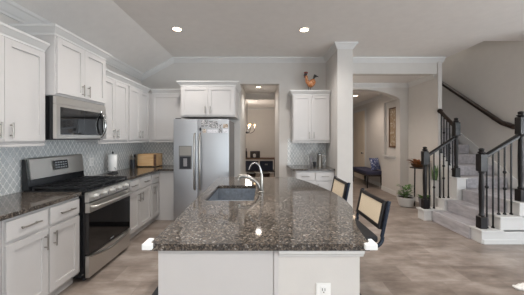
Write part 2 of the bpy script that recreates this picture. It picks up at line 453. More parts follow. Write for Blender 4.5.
for i in (1, 3, 5): sw.box(7.0, 7.14, ys[i], ys[i + 1], 0, 0.4).box(7.0, 7.14, ys[i], ys[i + 1], 2.5, ZC + 0.1)
struct('wall_side', sw, M['wall'])
wn = 0
def window(n, x0, x1, y0, y1):  # unseen windows, added to let daylight into the room
    b = B(); t = 0.05
    if x1 - x0 > y1 - y0:
        b.box(x0, x0 + t, y0, y1, 0.4, 2.5).box(x1 - t, x1, y0, y1, 0.4, 2.5).box(x0 + t, x1 - t, y0, y1, 0.4, 0.45).box(x0 + t, x1 - t, y0, y1, 2.45, 2.5).box(x0 + t, x1 - t, y0, y1, 1.43, 1.47)
        g = B().box(x0 + t, x1 - t, (y0 + y1) / 2 - .003, (y0 + y1) / 2 + .003, 0.45, 2.45)
    else:
        b.box(x0, x1, y0, y0 + t, 0.4, 2.5).box(x0, x1, y1 - t, y1, 0.4, 2.5).box(x0, x1, y0 + t, y1 - t, 0.4, 0.45).box(x0, x1, y0 + t, y1 - t, 2.45, 2.5).box(x0, x1, y0 + t, y1 - t, 1.43, 1.47)
        g = B().box((x0 + x1) / 2 - .003, (x0 + x1) / 2 + .003, y0 + t, y1 - t, 0.45, 2.45)
    f = struct('window_%d' % n, b, M['white']); o = g.build('window_glass', M['glass'], f)
for k, i in enumerate((1, 3, 5)): window(k + 1, xs[i], xs[i + 1], -6.60, -6.54)
for k, i in enumerate((1, 3, 5)): window(k + 4, 7.04, 7.10, ys[i], ys[i + 1])

# tile backsplash
struct('wall_tile_left', B().box(XL, XL + 0.008, 0.6, YB, 0.916, 1.50), M['tileY'])
struct('wall_tile_back', B().box(XL + 0.008, -1.35, YB - 0.008, YB, 0.916, 1.45), M['tileX'])
struct('wall_tile_bar', B().box(0.52, 1.305, YB - 0.008, YB, 0.916, 1.45), M['tileX'])
# crown mouldings
CR = [(0, -0.098), (0.012, -0.098), (0.015, -0.08), (0.026, -0.072), (0.054, -0.03), (0.066, -0.026), (0.070, -0.014), (0.072, 0.0), (0, 0.0)]
def crown(name, path, m='white', prof=CR): return struct(name, B().sweep(path, prof), M[m])
sl = (ZC - ZL) / (XS - XL)
crown('trim_1', [((XL, -6.5, ZL), (1, 0, sl)), ((XL, YB, ZL), (1, -1, sl))])
crown('trim_2', [((XL, YB, ZL), (1, -1, sl)), ((XS, YB, ZC), (0, -1, 0)), ((1.305, YB, ZC), (-1, -1, 0)), ((1.305, 4.15, ZC), (-1, -1, 0)), ((1.57, 4.15, ZC), (1, -1, 0)), ((1.57, YB, ZC), (1, -1, 0)), ((3.70, YB, ZC), (0, -1, 0))])
crown('trim_3', [((1.46, 5.87, 2.80), (0, -1, 0)), ((3.58, 5.87, 2.80), (-1, -1, 0)), ((3.58, 4.96, 2.80), (-1, 0, 0))])
crown('trim_4', [((XF, 6.05, 2.74), (-1, 0, 0)), ((XF, 6.82, 2.74), (-1, 0, 0))])
crown('trim_5', [((3.56, 6.84, 2.74), (-1, 0, 0)), ((3.56, 9.9, 2.74), (-1, -1, 0)), ((1.46, 9.9, 2.74), (0, -1, 0))])
crown('trim_6', [((-2.59, 10.0, 2.74), (0, -1, 0)), ((1.34, 10.0, 2.74), (0, -1, 0))])
# baseboards
def base(name, x0, x1, y0, y1): return struct(name, B().box(x0, x1, y0, y1, 0.0, 0.12, 0.004), M['white'])
base('baseboard_hall', 3.565, 3.579, YB + 0.01, 5.86)
base('baseboard_arch', 3.376, 3.564, 5.855, 5.869)
base('baseboard_foyer', XF - 0.015, XF - 0.001, 6.06, 6.82)
base('baseboard_recess', 3.545, 3.559, 6.83, 8.22)
base('baseboard_pillar', 1.30, 1.575, 4.135, 4.149)
base('baseboard_dining', -2.55, 1.30, 9.985, 9.999)
# foyer door in the recess wall
d = struct('door_1', B().box(3.525, 3.555, 8.27, 9.2, 0.02, 2.42, 0.003)
           .box(3.515, 3.524, 8.37, 8.66, 0.25, 1.05, 0.003).box(3.515, 3.524, 8.80, 9.1, 0.25, 1.05, 0.003).box(3.515, 3.524, 8.37, 8.66, 1.25, 2.3, 0.003).box(3.515, 3.524, 8.80, 9.1, 1.25, 2.3, 0.003), M['door'])
B().cyl((3.524, 8.34, 0.95), (3.48, 8.34, 0.95), 0.012).ball((3.465, 8.34, 0.95), 0.028).build('door_handle', M['dark'], d, smooth=True)
struct('trim_7', B().box(3.535, 3.559, 8.19, 8.265, 0, 2.50).box(3.535, 3.559, 9.205, 9.28, 0, 2.50).box(3.535, 3.559, 8.265, 9.205, 2.43, 2.50), M['white'])

# ------------------------------------------------------------------ recessed ceiling lights
def downlight(label, x, y, z, power, r=0.062, group='recessed ceiling lights', lc=(1, 0.95, 0.90)):
    t = thing('recessed_light', label, 'ceiling light', (x, y, z))
    B().lathe([(r, -0.001), (r + 0.02, -0.001), (r + 0.022, -0.006), (r + 0.012, -0.012), (r, -0.008), (r, -0.001)], seg=28, cap=False).build('trim_ring', M['white'], t, smooth=True)
    B().cyl((0, 0, -0.001), (0, 0, -0.005), r - 0.002, seg=28).build('lens', M['lampglow'], t)
    l = bpy.data.lights.new('downlight', 'SPOT'); l.energy = power; l.color = lc; l.spot_size = math.radians(150); l.spot_blend = 0.8; l.shadow_soft_size = 0.07
    o = bpy.data.objects.new('downlight', l); COL.objects.link(o); o.parent = t; o.location = (0, 0, -0.03)
    return t
downlight('round recessed light on the kitchen ceiling, on the range side', -1.275, 3.60, ZC, 60)
downlight('round recessed light on the kitchen ceiling, above the front of the bar cabinet', 0.637, 3.62, ZC, 75)
for (x, y, pw_, lab) in ((-0.95, 2.4, 62, 'added unseen recessed light straight above the range aisle, nearer than the visible pair'), (-1.275, 1.3, 50, 'added unseen recessed light over the aisle beside the near end of the island'), (0.637, 1.3, 75, 'added unseen recessed light over the near end of the island'), (-1.275, -1.0, 120, 'added unseen recessed light at the rear of the room on the range side'), (0.637, -1.0, 120, 'added unseen recessed light at the rear of the room in line with the island'), (2.6, 1.3, 45, 'added unseen recessed light over the open floor before the stairs')):
    downlight(lab, x, y, ZC, pw_)  # extra lamps out of view, added to brighten the floor and cabinets
downlight('small glowing recessed light inside the doorway to the dining room', -0.085, 5.98, 2.74, 30, 0.055)
downlight('glowing recessed light in the foyer ceiling behind the arch', 2.80, 7.2, 2.74, 50, lc=(1, 0.84, 0.72))
downlight('added recessed light in the hall ceiling hidden behind the pillar', 1.78, 5.42, 2.80, 95, 0.055, lc=(1, 0.88, 0.78))  # lamp added out of sight to brighten the hall wall

# ------------------------------------------------------------------ cabinets
def pull(parent, x, z, vertical, L=0.13, y=-0.02, name='handle', m='nickel'):
    b = B(); e = L / 2
    if vertical:
        b.cyl((x, y - 0.03, z - e), (x, y - 0.03, z + e), 0.0065, seg=10)
        for s in (-1, 1): b.cyl((x, y, z + s * (e - 0.022)), (x, y - 0.03, z + s * (e - 0.022)), 0.005, seg=8)
    else:
        b.cyl((x - e, y - 0.03, z), (x + e, y - 0.03, z), 0.0065, seg=10)
        for s in (-1, 1): b.cyl((x + s * (e - 0.022), y, z), (x + s * (e - 0.022), y - 0.03, z), 0.005, seg=8)
    return b.build(name, M[m], parent, smooth=True)
def shaker(parent, x0, x1, z0, z1, hx=None, hz=None, fr=0.058):
    b = B(); y0, y1 = -0.0205, -0.001
    b.box(x0, x0 + fr, y0, y1, z0, z1, 0.0015).box(x1 - fr, x1, y0, y1, z0, z1, 0.0015)
    b.box(x0 + fr, x1 - fr, y0, y1, z0, z0 + fr, 0.0015).box(x0 + fr, x1 - fr, y0, y1, z1 - fr, z1, 0.0015)
    b.box(x0 + fr - 0.001, x1 - fr + 0.001, -0.009, y1, z0 + fr - 0.001, z1 - fr + 0.001)
    o = b.build('door', M['cab'], parent)
    if hx is not None: pull(o, hx, hz, True)
    return o
def drawer(parent, x0, x1, z0, z1, handle=True, L=0.16):
    o = B().box(x0, x1, -0.0205, -0.001, z0, z1, 0.004).build('drawer', M['cab'], parent)
    if handle: pull(o, (x0 + x1) / 2, (z0 + z1) / 2, False, L)
    return o
CP = [(0.0, 0.0), (0.008, 0.0), (0.012, 0.018), (0.02, 0.026), (0.048, 0.06), (0.056, 0.066), (0.06, 0.085), (0.0, 0.085)]
def cab_crown(parent, w, dd, z, left=False, right=False, sl=0.0, sr=0.0):
    p = []
    if left: p += [((0, dd, z), (-1, 0, 0)), ((0, 0, z), (-1, -1, 0))]
    else: p += [((sl, 0, z), (0, -1, 0))]
    if right: p += [((w, 0, z), (1, -1, 0)), ((w, dd, z), (1, 0, 0))]
    else: p += [((w - sr, 0, z), (0, -1, 0))]
    return B().sweep(p, CP).build('crown', M['white'], parent)
def upper(label, loc, rz, wd, dp, z0, z1, doors, crown_=(False, False), group='wall cabinets', hz=None, sr=0.0, sl=0.0, rail=True):
    t = thing('wall_cabinet', label, 'cabinet', (loc[0], loc[1], z0), rz)
    h = z1 - z0
    B().box(0.0005, wd - 0.0005, 0, dp, 0, h).build('body', M['cab'], t)
    for (x0, x1, hx) in doors:
        shaker(t, x0, x1, 0.025, h - 0.03, hx, 0.12 if hz is None else hz)
    cab_crown(t, wd, dp, h - 0.02, crown_[0], crown_[1], sl, sr)
    if rail: B().box(0.002, wd - 0.002, -0.006, 0.014, -0.022, -0.0005, 0.002).build('light_rail', M['cab'], t)
    return t
def lower(label, loc, rz, wd, dp, fronts):
    t = thing('base_cabinet', label, 'cabinet', (loc[0], loc[1], 0), rz)
    B().box(0.0005, wd - 0.0005, 0, dp, 0.10, 0.878).build('body', M['cab'], t)
    B().box(0.0005, wd - 0.0005, 0.06, 0.078, 0.0, 0.0995).build('toe_kick', M['cab'], t)
    for f in fronts:
        if f[0] == 'door': shaker(t, f[1], f[2], 0.125, 0.685, f[3], 0.585)
        else: drawer(t, f[1], f[2], 0.71, 0.855, L=f[3])
    return t
R90 = PI / 2
FX = -1.845   # face of the left base run
UX = -2.15    # face of the left wall cabinets
def pair(w, g=0.003, e=0.012, off=0.045):
    c = w / 2
    return [(e, c - g / 2, c - off), (c + g / 2, w - e, c + off)]
upper('white two door wall cabinet left of the microwave, at the left edge', (UX, 1.60), R90, 0.77, 0.308, 1.405, 2.325, pair(0.77))
upper('short deep white cabinet mounted above the microwave', (-2.055, 2.378), R90, 0.76, 0.403, 1.885, 2.50, pair(0.76), (True, True), rail=False, hz=0.11)
upper('white two door wall cabinet just right of the microwave', (UX, 3.145), R90, 0.70, 0.308, 1.405, 2.325, pair(0.68), sl=0.0)
upper('white two door wall cabinet at the far left corner over the wooden box', (UX, 3.85), R90, 0.72, 0.308, 1.405, 2.325, [(0.012, 0.345, 0.30), (0.348, 0.68, 0.39)], sr=0.06)
upper('white single door wall cabinet on the back wall left of the refrigerator', (UX + 0.001, 4.57), 0, 0.685, 0.328, 1.405, 2.325, [(0.06, 0.655, None)], sl=0.06)
upper('wide white two door cabinet above the refrigerator', (-1.44, 4.25), 0, 0.97, 0.648, 1.84, 2.40, pair(0.97, e=0.02), (True, True), rail=False)
upper('tall white two door wall cabinet right of the doorway, under the rooster', (0.585, 4.57), 0, 0.705, 0.328, 1.395, 2.30, pair(0.705), (True, False))

lower('white base cabinet at the left edge, in front of the two drawer unit', (FX, 0.95), R90, 0.745, 0.60, [('drawer', 0.02, 0.365, 0.16), ('drawer', 0.38, 0.725, 0.16), ('door', 0.02, 0.371, 0.325), ('door', 0.374, 0.725, 0.42)])
lower('white base cabinet with two drawers and two doors, left of the range', (FX, 1.70), R90, 0.715, 0.60, [('drawer', 0.015, 0.345, 0.16), ('drawer', 0.375, 0.70, 0.16), ('door', 0.015, 0.352, 0.315), ('door', 0.363, 0.70, 0.402)])
lower('white two door base cabinet beside the far side of the range', (FX, 3.20), R90, 0.77, 0.60, [('drawer', 0.03, 0.38, 0.14), ('drawer', 0.40, 0.75, 0.14), ('door', 0.03, 0.384, 0.345), ('door', 0.391, 0.75, 0.43)])
lower('narrow white one door base cabinet between the two door unit and the corner', (FX, 3.972), R90, 0.305, 0.60, [('drawer', 0.015, 0.295, 0.12), ('door', 0.015, 0.295, 0.06)])
t = thing('corner_cabinet', 'plain white corner base panel left of the refrigerator', 'cabinet', (FX, 4.285, 0))
B().box(-0.60, 0.375, 0.001, 0.600, 0.0, 0.878).build('body', M['cab'], t)
B().box(0.001, 0.374, -0.006, 0.0, 0.0, 0.878, 0.002).build('panel', M['cab'], t)
t = lower('white bar base cabinet with two drawers under the kettle', (0.60, 4.30), 0, 0.70, 0.59, [('drawer', 0.015, 0.338, 0.13), ('drawer', 0.362, 0.685, 0.13), ('door', 0.015, 0.346, 0.305), ('door', 0.354, 0.685, 0.395)])

# worktops
def worktop(label, pts): return tag(B().prism(pts, 0.88, 0.915, bev=0.004).build('worktop', M['granite']), label, 'countertop')
EX = -1.815
worktop('speckled granite countertop left of the range', [(XL + 0.009, 0.94), (EX, 0.94), (EX, 2.417), (XL + 0.009, 2.417)])
worktop('l shaped granite countertop between the range and the refrigerator', [(XL + 0.009, 3.187), (EX, 3.187), (EX, 4.245), (-1.47, 4.245), (-1.47, YB - 0.009), (XL + 0.009, YB - 0.009)])
worktop('small granite bar countertop under the tall two door cabinet', [(0.555, 4.265), (1.30, 4.265), (1.30, YB - 0.009), (0.50, YB - 0.009)])

# ------------------------------------------------------------------ range
t = thing('gas_range', 'stainless steel freestanding gas range with five knobs and black oven window', 'range', (-1.79, 2.423, 0), R90)
W = 0.76
bb = B().box(0.002, W - 0.002, 0.0, 0.63, 0.04, 0.905, 0.003); bb.build('body', M['black'], t)
for x in (0.05, W - 0.05):
    for y in (0.04, 0.57): B().cyl((x, y, 0.0), (x, y, 0.0395), 0.018, seg=12).build('foot', M['dark'], t)
B().box(0.0, W, -0.015, 0.62, 0.9055, 0.925, 0.006).build('cooktop', M['black'], t)
cp = B().prism([(-0.001, 0.805), (-0.045, 0.81), (-0.035, 0.9), (-0.012, 0.904), (-0.001, 0.904)], 0.0, W, axis=0, bev=0.002).build('control_panel', M['steelh'], t)
for k in range(5):
    x = 0.10 + k * 0.14
    kb = B().cyl((x, -0.040, 0.855), (x, -0.052, 0.856), 0.026, 0.026, 20).cyl((x, -0.052, 0.856), (x, -0.082, 0.857), 0.021, 0.018, 20).build('knob', M['knob'], t, smooth=True)
    B().box(x - 0.003, x + 0.003, -0.090, -0.0822, 0.84, 0.873, 0.001).build('knob_grip', M['chrome'], kb)
# oven door
dd = B()
dd.box(0.004, 0.055, -0.045, -0.002, 0.285, 0.795, 0.003).box(W - 0.055, W - 0.004, -0.045, -0.002, 0.285, 0.795, 0.003)
dd.box(0.055, W - 0.055, -0.045, -0.002, 0.285, 0.325, 0.003).box(0.055, W - 0.055, -0.045, -0.002, 0.70, 0.795, 0.003)
dr = B().box(0.004, W - 0.004, -0.045, -0.002, 0.70, 0.797, 0.003).build('oven_door', M['steelh'], t)
B().box(0.004, W - 0.004, -0.042, -0.002, 0.275, 0.699, 0.003).build('oven_glass', M['bglass'], dr)
hb = [(0.04, -0.047, 0.757), (0.045, -0.085, 0.757)] + [(0.06 + (W - 0.12) * i / 14, -0.09 - 0.022 * math.sin(PI * i / 14), 0.757) for i in range(15)] + [(W - 0.045, -0.085, 0.757), (W - 0.04, -0.047, 0.757)]
B().tube(hb, 0.0145, 12).build('handle', M['steelh'], dr, smooth=True)
B().box(W / 2 - 0.03, W / 2 + 0.03, -0.0435, -0.0421, 0.30, 0.308).build('badge', M['digit'], dr)
dw = B().box(0.004, W - 0.004, -0.04, -0.002, 0.042, 0.262, 0.004).build('drawer', M['steelh'], t)
B().sweep([((0.02 + (W - 0.04) * i / 16, -0.041, 0.262 - 0.055 * math.sin(PI * i / 16)), (0, -1, 0)) for i in range(17)], [(0, -0.012), (0.022, -0.008), (0.026, 0.004), (0, 0.010)]).build('drawer_pull', M['nickel'], dw)
# grates and burners
for k in range(3):
    g = B(); x0 = 0.025 + k * 0.24; x1 = x0 + 0.23; z = 0.945
    y0, y1 = 0.0, 0.54
    for (a, b) in (((x0, y0), (x1, y0)), ((x1, y0), (x1, y1)), ((x1, y1), (x0, y1)), ((x0, y1), (x0, y0))):
        g.box(min(a[0], b[0]) - 0.006, max(a[0], b[0]) + 0.006, min(a[1], b[1]) - 0.006, max(a[1], b[1]) + 0.006, z, z + 0.016, 0.003)
    xc = (x0 + x1) / 2
    for yy in (0.13, 0.27, 0.41): g.box(x0, x1, yy - 0.005, yy + 0.005, z + 0.001, z + 0.018)
    g.box(xc - 0.005, xc + 0.005, y0, y1, z + 0.002, z + 0.019)
    for q in (-1, 1):
        for yy in (0.06, 0.2, 0.34, 0.48): g.box(xc + q * 0.06 - 0.004, xc + q * 0.06 + 0.004, yy - 0.04, yy + 0.04, z + 0.001, z + 0.017)
    for xx in (x0, x1):
        for yy in (y0, y1): g.box(xx - 0.007, xx + 0.007, yy - 0.007, yy + 0.007, 0.9255, z + 0.001)
    g.build('grate', M['iron'], t)
for (x, y, r) in ((0.14, 0.13, 0.045), (0.14, 0.41, 0.036), (0.38, 0.27, 0.05), (0.62, 0.13, 0.045), (0.62, 0.41, 0.036)):
    B().cyl((x, y, 0.9255), (x, y, 0.932), r + 0.012, seg=20).cyl((x, y, 0.932), (x, y, 0.941), r, r * 0.9, 20).build('burner', M['iron'], t, smooth=True)
# backguard
bg_ = B().prism([(0.565, 0.926), (0.635, 0.926), (0.635, 1.24), (0.60, 1.24), (0.575, 1.03)], 0.0, W, axis=0).build('backguard', M['black'], t)
gs = B().prism([(0.553, 1.035), (0.5745, 1.03), (0.5995, 1.241), (0.634, 1.241), (0.634, 1.25), (0.595, 1.25), (0.579, 1.24)], 0.02, W - 0.02, axis=0, bev=0.003).build('backguard_panel', M['steelh'], t)
rt = Matrix.Rotation(-math.atan2(0.026, 0.205), 3, 'X')
B().box(0.285, 0.475, 0.553, 0.558, 1.10, 1.205, 0.001, rot=rt, piv=(0.38, 0.563, 1.15)).build('display', M['display'], gs)
lg = B()
for i in range(5):
    for j in range(3): lg.box(0.30 + i * 0.034, 0.322 + i * 0.034, 0.551, 0.5525, 1.118 + j * 0.028, 1.13 + j * 0.028, rot=None)
lgo = lg.build('display_keys', M['digit'], gs)
for v in lgo.data.vertices:
    pv = Vector((0.38, 0.563, 1.15)); v.co = rt @ (v.co - pv) + pv

# ------------------------------------------------------------------ over-range microwave
t = thing('microwave', 'stainless over the range microwave with curved handle and dark window', 'microwave', (-2.075, 2.381, 1.45), R90)
H = 0.43
B().box(0.001, W - 0.001, 0.002, 0.375, 0.0, H, 0.003).build('body', M['black'], t)
B().box(0.0, W, -0.032, 0.0, 0.355, H - 0.001, 0.004).build('vent_strip', M['steelh'], t)
dr = B().box(0.0, W, -0.036, 0.0, 0.002, 0.353, 0.004).build('door', M['steelh'], t)
B().box(0.045, 0.70, -0.0385, -0.0362, 0.045, 0.325, 0.001).build('window', M['bglass'], dr)
B().box(0.37, 0.375, -0.0392, -0.0386, 0.05, 0.32).build('window_divider', M['dark'], dr)
hp = [(0.66, -0.036 - 0.058 * math.sin(PI * i / 12) ** 0.8 - 0.0, 0.02 + 0.315 * i / 12) for i in range(13)]
B().tube(hp, 0.013, 12).build('handle', M['chrome'], dr, smooth=True)
B().box(0.01, W - 0.01, 0.0, 0.36, -0.008, -0.001).build('bottom_grille', M['dark'], t)

# ------------------------------------------------------------------ refrigerator
t = thing('refrigerator', 'stainless side by side refrigerator with ice dispenser', 'refrigerator', (-1.45, 3.93, 0), 0)
FW = 0.91; FH = 1.775
B().box(0.004, FW - 0.004, 0.075, 0.80, 0.03, FH - 0.015, 0.004).build('body', M['fside'], t)
B().box(0.02, FW - 0.02, 0.04, 0.074, 0.0, 0.085, 0.003).build('base_grille', M['dark'], t)
sx = 0.398
def fdoor(x0, x1): return B().box(x0, x1, 0.0, 0.07, 0.09, FH, 0.012).build('door', M['steel'], t, smooth=True)
dl = fdoor(0.0, sx - 0.002); drr = fdoor(sx + 0.002, FW)
for dd, x in ((dl, sx - 0.045), (drr, sx + 0.045)):
    p = [(x, 0.0, 0.62), (x, -0.045, 0.64)] + [(x, -0.055 - 0.01 * math.sin(PI * i / 8), 0.68 + 0.80 * i / 8) for i in range(9)] + [(x, -0.045, 1.52), (x, 0.0, 1.54)]
    B().tube(p, 0.0135, 12).build('handle', M['nickel'], dd, smooth=True)
B().box(0.09, 0.30, -0.004, -0.0005, 0.95, 1.335, 0.002).build('dispenser', M['fside'], dl)
B().box(0.105, 0.285, -0.0065, -0.0042, 0.96, 1.16, 0.001).build('dispenser_recess', M['dark'], dl)
B().box(0.10, 0.29, -0.008, -0.0042, 1.18, 1.325, 0.002).build('dispenser_panel', M['nickel'], dl)
B().box(0.165, 0.225, -0.012, -0.0067, 1.0, 1.13, 0.003).build('dispenser_paddle', M['potg'], dl)
B().box(0.03, 0.11, 0.005, 0.06, FH + 0.001, FH + 0.015, 0.003).box(FW - 0.11, FW - 0.03, 0.005, 0.06, FH + 0.001, FH + 0.015, 0.003).build('hinge_cover', M['dark'], t)
# snapshots held on the right door: pixel boxes scaled from the photograph's collage
def snap(label, x0, x1, z0, z1, m):
    tag(B().box(x0, x1, 3.9265, 3.9292, z0, z1).build('photo_print', M[m]), label, 'photo print', 'photographs on the refrigerator')
k = 3.93 / 240
def fx(px): return (px - 262) * k
def fz(py): return CAMZ - (py - 138.5) * k
snap('grey photo print on the fridge door, top left of the collage', fx(201.2), fx(208), fz(126.6), fz(120), 'photo')
snap('large grey group photo print in the top middle of the fridge collage', fx(209), fx(218), fz(128), fz(121), 'photo')
snap('tall narrow dark photo strip right of the middle on the fridge door', fx(218.8), fx(222), fz(133), fz(124), 'photo')
snap('small warm toned photo print at the right of the fridge collage', fx(223), fx(228), fz(128), fz(124), 'photow')
snap('small pale card below the warm photo at the right of the fridge door', fx(223), fx(228), fz(133), fz(129), 'photob')
snap('long pale note card along the bottom of the fridge collage', fx(207.4), fx(217.6), fz(132.8), fz(129.5), 'photob')
snap('small warm snapshot at the lower left of the fridge collage', fx(202.6), fx(206.2), fz(132.8), fz(129), 'photow')
tag(B().ball((fx(200.4), 3.921, fz(129.2)), 0.018, 0.008, 0.03, 12).build('fridge_magnet', M['dark'], smooth=True), 'small dark magnet at the left of the fridge photos', 'magnet')

# ------------------------------------------------------------------ kitchen island
IL, IF, IB = -0.575, 1.228, 3.36
ctrl = [(0.552, 1.228), (0.562, 1.33), (0.585, 1.48), (0.63, 1.63), (0.675, 1.75), (0.71, 1.89), (0.728, 2.05), (0.732, 2.2), (0.716, 2.4), (0.672, 2.63), (0.60, 2.9), (0.525, 3.12), (0.45, 3.30), (0.40, IB)]
out = [(IL, IF)] + ctrl + [(IL - 0.03, IB)]
SX0, SX1, SY0, SY1 = -0.50, -0.07, 2.08, 2.76
tb = B()
def cut_x(y):
    pts = ctrl
    for (xa, ya), (xb, yb) in zip(pts, pts[1:]):
        if ya <= y <= yb: return xa + (xb - xa) * (y - ya) / (yb - ya)
    return pts[-1][0]
def left_x(y): return IL - 0.03 * (y - IF) / (IB - IF)
def band(y0, y1): return [(cut_x(y0), y0)] + [p for p in ctrl if y0 < p[1] < y1] + [(cut_x(y1), y1)]
tb.prism([(IL, IF)] + band(IF, SY0) + [(left_x(SY0), SY0)], 0.88, 0.915)
tb.prism([(left_x(SY1), SY1)] + band(SY1, IB) + [(left_x(IB), IB)], 0.88, 0.915)
tb.prism([(SX1, SY0)] + band(SY0, SY1) + [(SX1, SY1)], 0.88, 0.915)
tb.prism([(left_x(SY0), SY0), (SX0, SY0), (SX0, SY1), (left_x(SY1), SY1)], 0.88, 0.915)
bmesh.ops.remove_doubles(tb.bm, verts=tb.bm.verts[:], dist=0.0005)
# drop the faces shared by two neighbouring slabs
seen = {}
for f in tb.bm.faces[:]:
    key = frozenset(v for v in f.verts)
    seen.setdefault(key, []).append(f)
dead = [f for l in seen.values() if len(l) > 1 for f in l]
bmesh.ops.delete(tb.bm, geom=dead, context='FACES_ONLY')
tag(tb.build('island_worktop', M['granite']), 'large glossy speckled granite island countertop with bowed seating side', 'countertop')
t = thing('kitchen_island', 'white kitchen island base with grey painted end wall under the granite', 'kitchen island', (0, 1.26, 0))
ic = B().box(-0.545, 0.06, 0.0, 0.012, 0.0, 0.878, 0.002)
ic.build('end_panel', M['cab'], t)
B().box(-0.545, -0.527, 0.0125, 2.05, 0.10, 0.878).box(-0.527, 0.06, 0.0125, 0.03, 0.1, 0.64).box(-0.527, 0.06, 2.03, 2.05, 0.1, 0.878).box(0.042, 0.06, 0.03, 2.03, 0.1, 0.878).box(-0.527, 0.042, 0.03, 2.03, 0.1, 0.12).build('body', M['cab'], t)
B().box(0.062, 0.086, -0.004, 0.012, 0.0, 0.878, 0.003).build('corner_post', M['cab'], t)
B().box(0.0865, 0.515, 0.006, 0.12, 0.0, 0.878).box(0.0865, 0.36, 0.12, 2.05, 0.0, 0.878).build('knee_wall', M['wall'], t)
B().prism([(0.005, 0.835), (-0.006, 0.838), (-0.012, 0.852), (-0.022, 0.86), (-0.024, 0.878), (0.005, 0.878)], 0.0865, 0.53, axis=0).build('top_moulding', M['white'], t)
B().box(0.0865, 0.52, -0.010, 0.0055, 0.0, 0.12, 0.003).build('baseboard', M['white'], t)
for i in range(3):
    o = None
    y0 = 0.05 + i * 0.665
    # working side doors face the range
    dd = B().box(-0.565, -0.5455, y0, y0 + 0.65, 0.125, 0.685, 0.003).build('door', M['cab'], t)
    B().cyl((-0.595, y0 + 0.59, 0.5), (-0.595, y0 + 0.59, 0.63), 0.0065, seg=10).cyl((-0.566, y0 + 0.59, 0.52), (-0.595, y0 + 0.59, 0.52), 0.005, seg=8).cyl((-0.566, y0 + 0.59, 0.61), (-0.595, y0 + 0.59, 0.61), 0.005, seg=8).build('handle', M['nickel'], dd, smooth=True)
# outlets and switches
def outlet(name, label, loc, rz, cat='outlet'):
    t = thing(name, label, cat, loc, rz)
    B().box(-0.038, 0.038, -0.006, 0, -0.06, 0.06, 0.002).build('cover_plate', M['plate'], t)
    for z in (-0.028, 0.028):
        r = B().box(-0.018, 0.018, -0.0085, -0.0062, z - 0.02, z + 0.02, 0.002).build('receptacle', M['plate'], t)
        B().box(-0.008, -0.005, -0.0095, -0.0087, z - 0.006, z + 0.008).box(0.005, 0.008, -0.0095, -0.0087, z - 0.006, z + 0.008).box(-0.003, 0.003, -0.0095, -0.0087, z - 0.015, z - 0.010).build('slots', M['slot'], r)
    return t
outlet('wall_outlet', 'white outlet on the grey end of the island', (0.323, 1.265, 0.635), 0)
outlet('wall_outlet', 'white outlet on the side tile wall between the range and paper towel', (XL + 0.009, 3.45, 1.12), R90)
outlet('wall_outlet', 'white outlet on the back tile wall left of the refrigerator', (-2.06, YB - 0.009, 1.11), 0)

# sink
t = thing('kitchen_sink', 'dark undermount sink set in the island counter', 'sink', ((SX0 + SX1) / 2, (SY0 + SY1) / 2, 0.66))
hw, hl = (SX1 - SX0) / 2, (SY1 - SY0) / 2
B().box(-hw, hw, -hl, hl, 0.0, 0.015).box(-hw - 0.015, -hw, -hl - 0.015, hl + 0.015, 0.0, 0.2185).box(hw, hw + 0.015, -hl - 0.015, hl + 0.015, 0.0, 0.2185).box(-hw, hw, -hl - 0.015, -hl, 0.0, 0.2185).box(-hw, hw, hl, hl + 0.015, 0.0, 0.2185).build('basin', M['sink'], t)
B().box(-hw + 0.001, hw - 0.001, -0.012, 0.012, 0.0155, 0.17, 0.006).build('divider', M['sink'], t)
for y in (-0.17, 0.17): B().cyl((0, y, 0.0155), (0, y, 0.02), 0.045, seg=20).build('drain', M['chrome'], t, smooth=True)
# faucet
FY = 2.42
t = thing('kitchen_faucet', 'brushed steel faucet with high thin handle beside the island sink', 'faucet', (-0.005, FY, 0.9155))
def fp(px, py): return ((px - 262) * FY / 240 + 0.005, 0.0, CAMZ - (py - 138.5) * FY / 240 - 0.9155)
B().lathe([(0.028, 0.0), (0.028, 0.008), (0.02, 0.014), (0.022, 0.03), (0.020, 0.12), (0.016, 0.16), (0.013, 0.19)], seg=20).build('body', M['nickel'], t, smooth=True)
def spline(pts, n=6):
    P = [Vector(p) for p in pts]; o = []
    for i in range(len(P) - 1):
        a = P[max(0, i - 1)]; b = P[i]; c = P[i + 1]; d = P[min(len(P) - 1, i + 2)]
        for k in range(n):
            u = k / n
            o.append(0.5 * ((2 * b) + (c - a) * u + (2 * a - 5 * b + 4 * c - d) * u * u + (3 * b - a - 3 * c + d) * u ** 3))
    o.append(P[-1]); return o
sp_ = spline([fp(260.5, 190), fp(258, 184), fp(254, 180), fp(248, 177), fp(243, 175.8), fp(239.5, 177), fp(238.3, 180)])
B().tube(sp_, [0.016 + 0.007 * i / len(sp_) for i in range(len(sp_))], 12).build('spout', M['nickel'], t, smooth=True)
sp_ = spline([fp(261.3, 176), fp(260.6, 170), fp(258.5, 165), fp(255, 162.8), fp(251.5, 164.5), fp(249, 169.5)])
B().tube(sp_, [0.013 - 0.004 * i / len(sp_) for i in range(len(sp_))], 12).build('handle', M['chrome'], t, smooth=True)
# corner bumpers
g = B().prism([(-0.605, 1.205), (-0.555, 1.205), (-0.555, 1.227), (-0.576, 1.227), (-0.577, 1.285), (-0.605, 1.285)], 0.893, 0.923, bev=0.005).build('corner_guard', M['guard'])
tag(g, 'white foam guard on the left front corner of the granite island', 'corner guard', 'counter corner guards')
g = B().prism([(0.52, 1.205), (0.582, 1.205), (0.582, 1.275), (0.561, 1.275), (0.554, 1.227), (0.52, 1.227)], 0.893, 0.923, bev=0.005).build('corner_guard', M['guard'])
tag(g, 'white foam guard on the right front corner of the granite island', 'corner guard', 'counter corner guards')

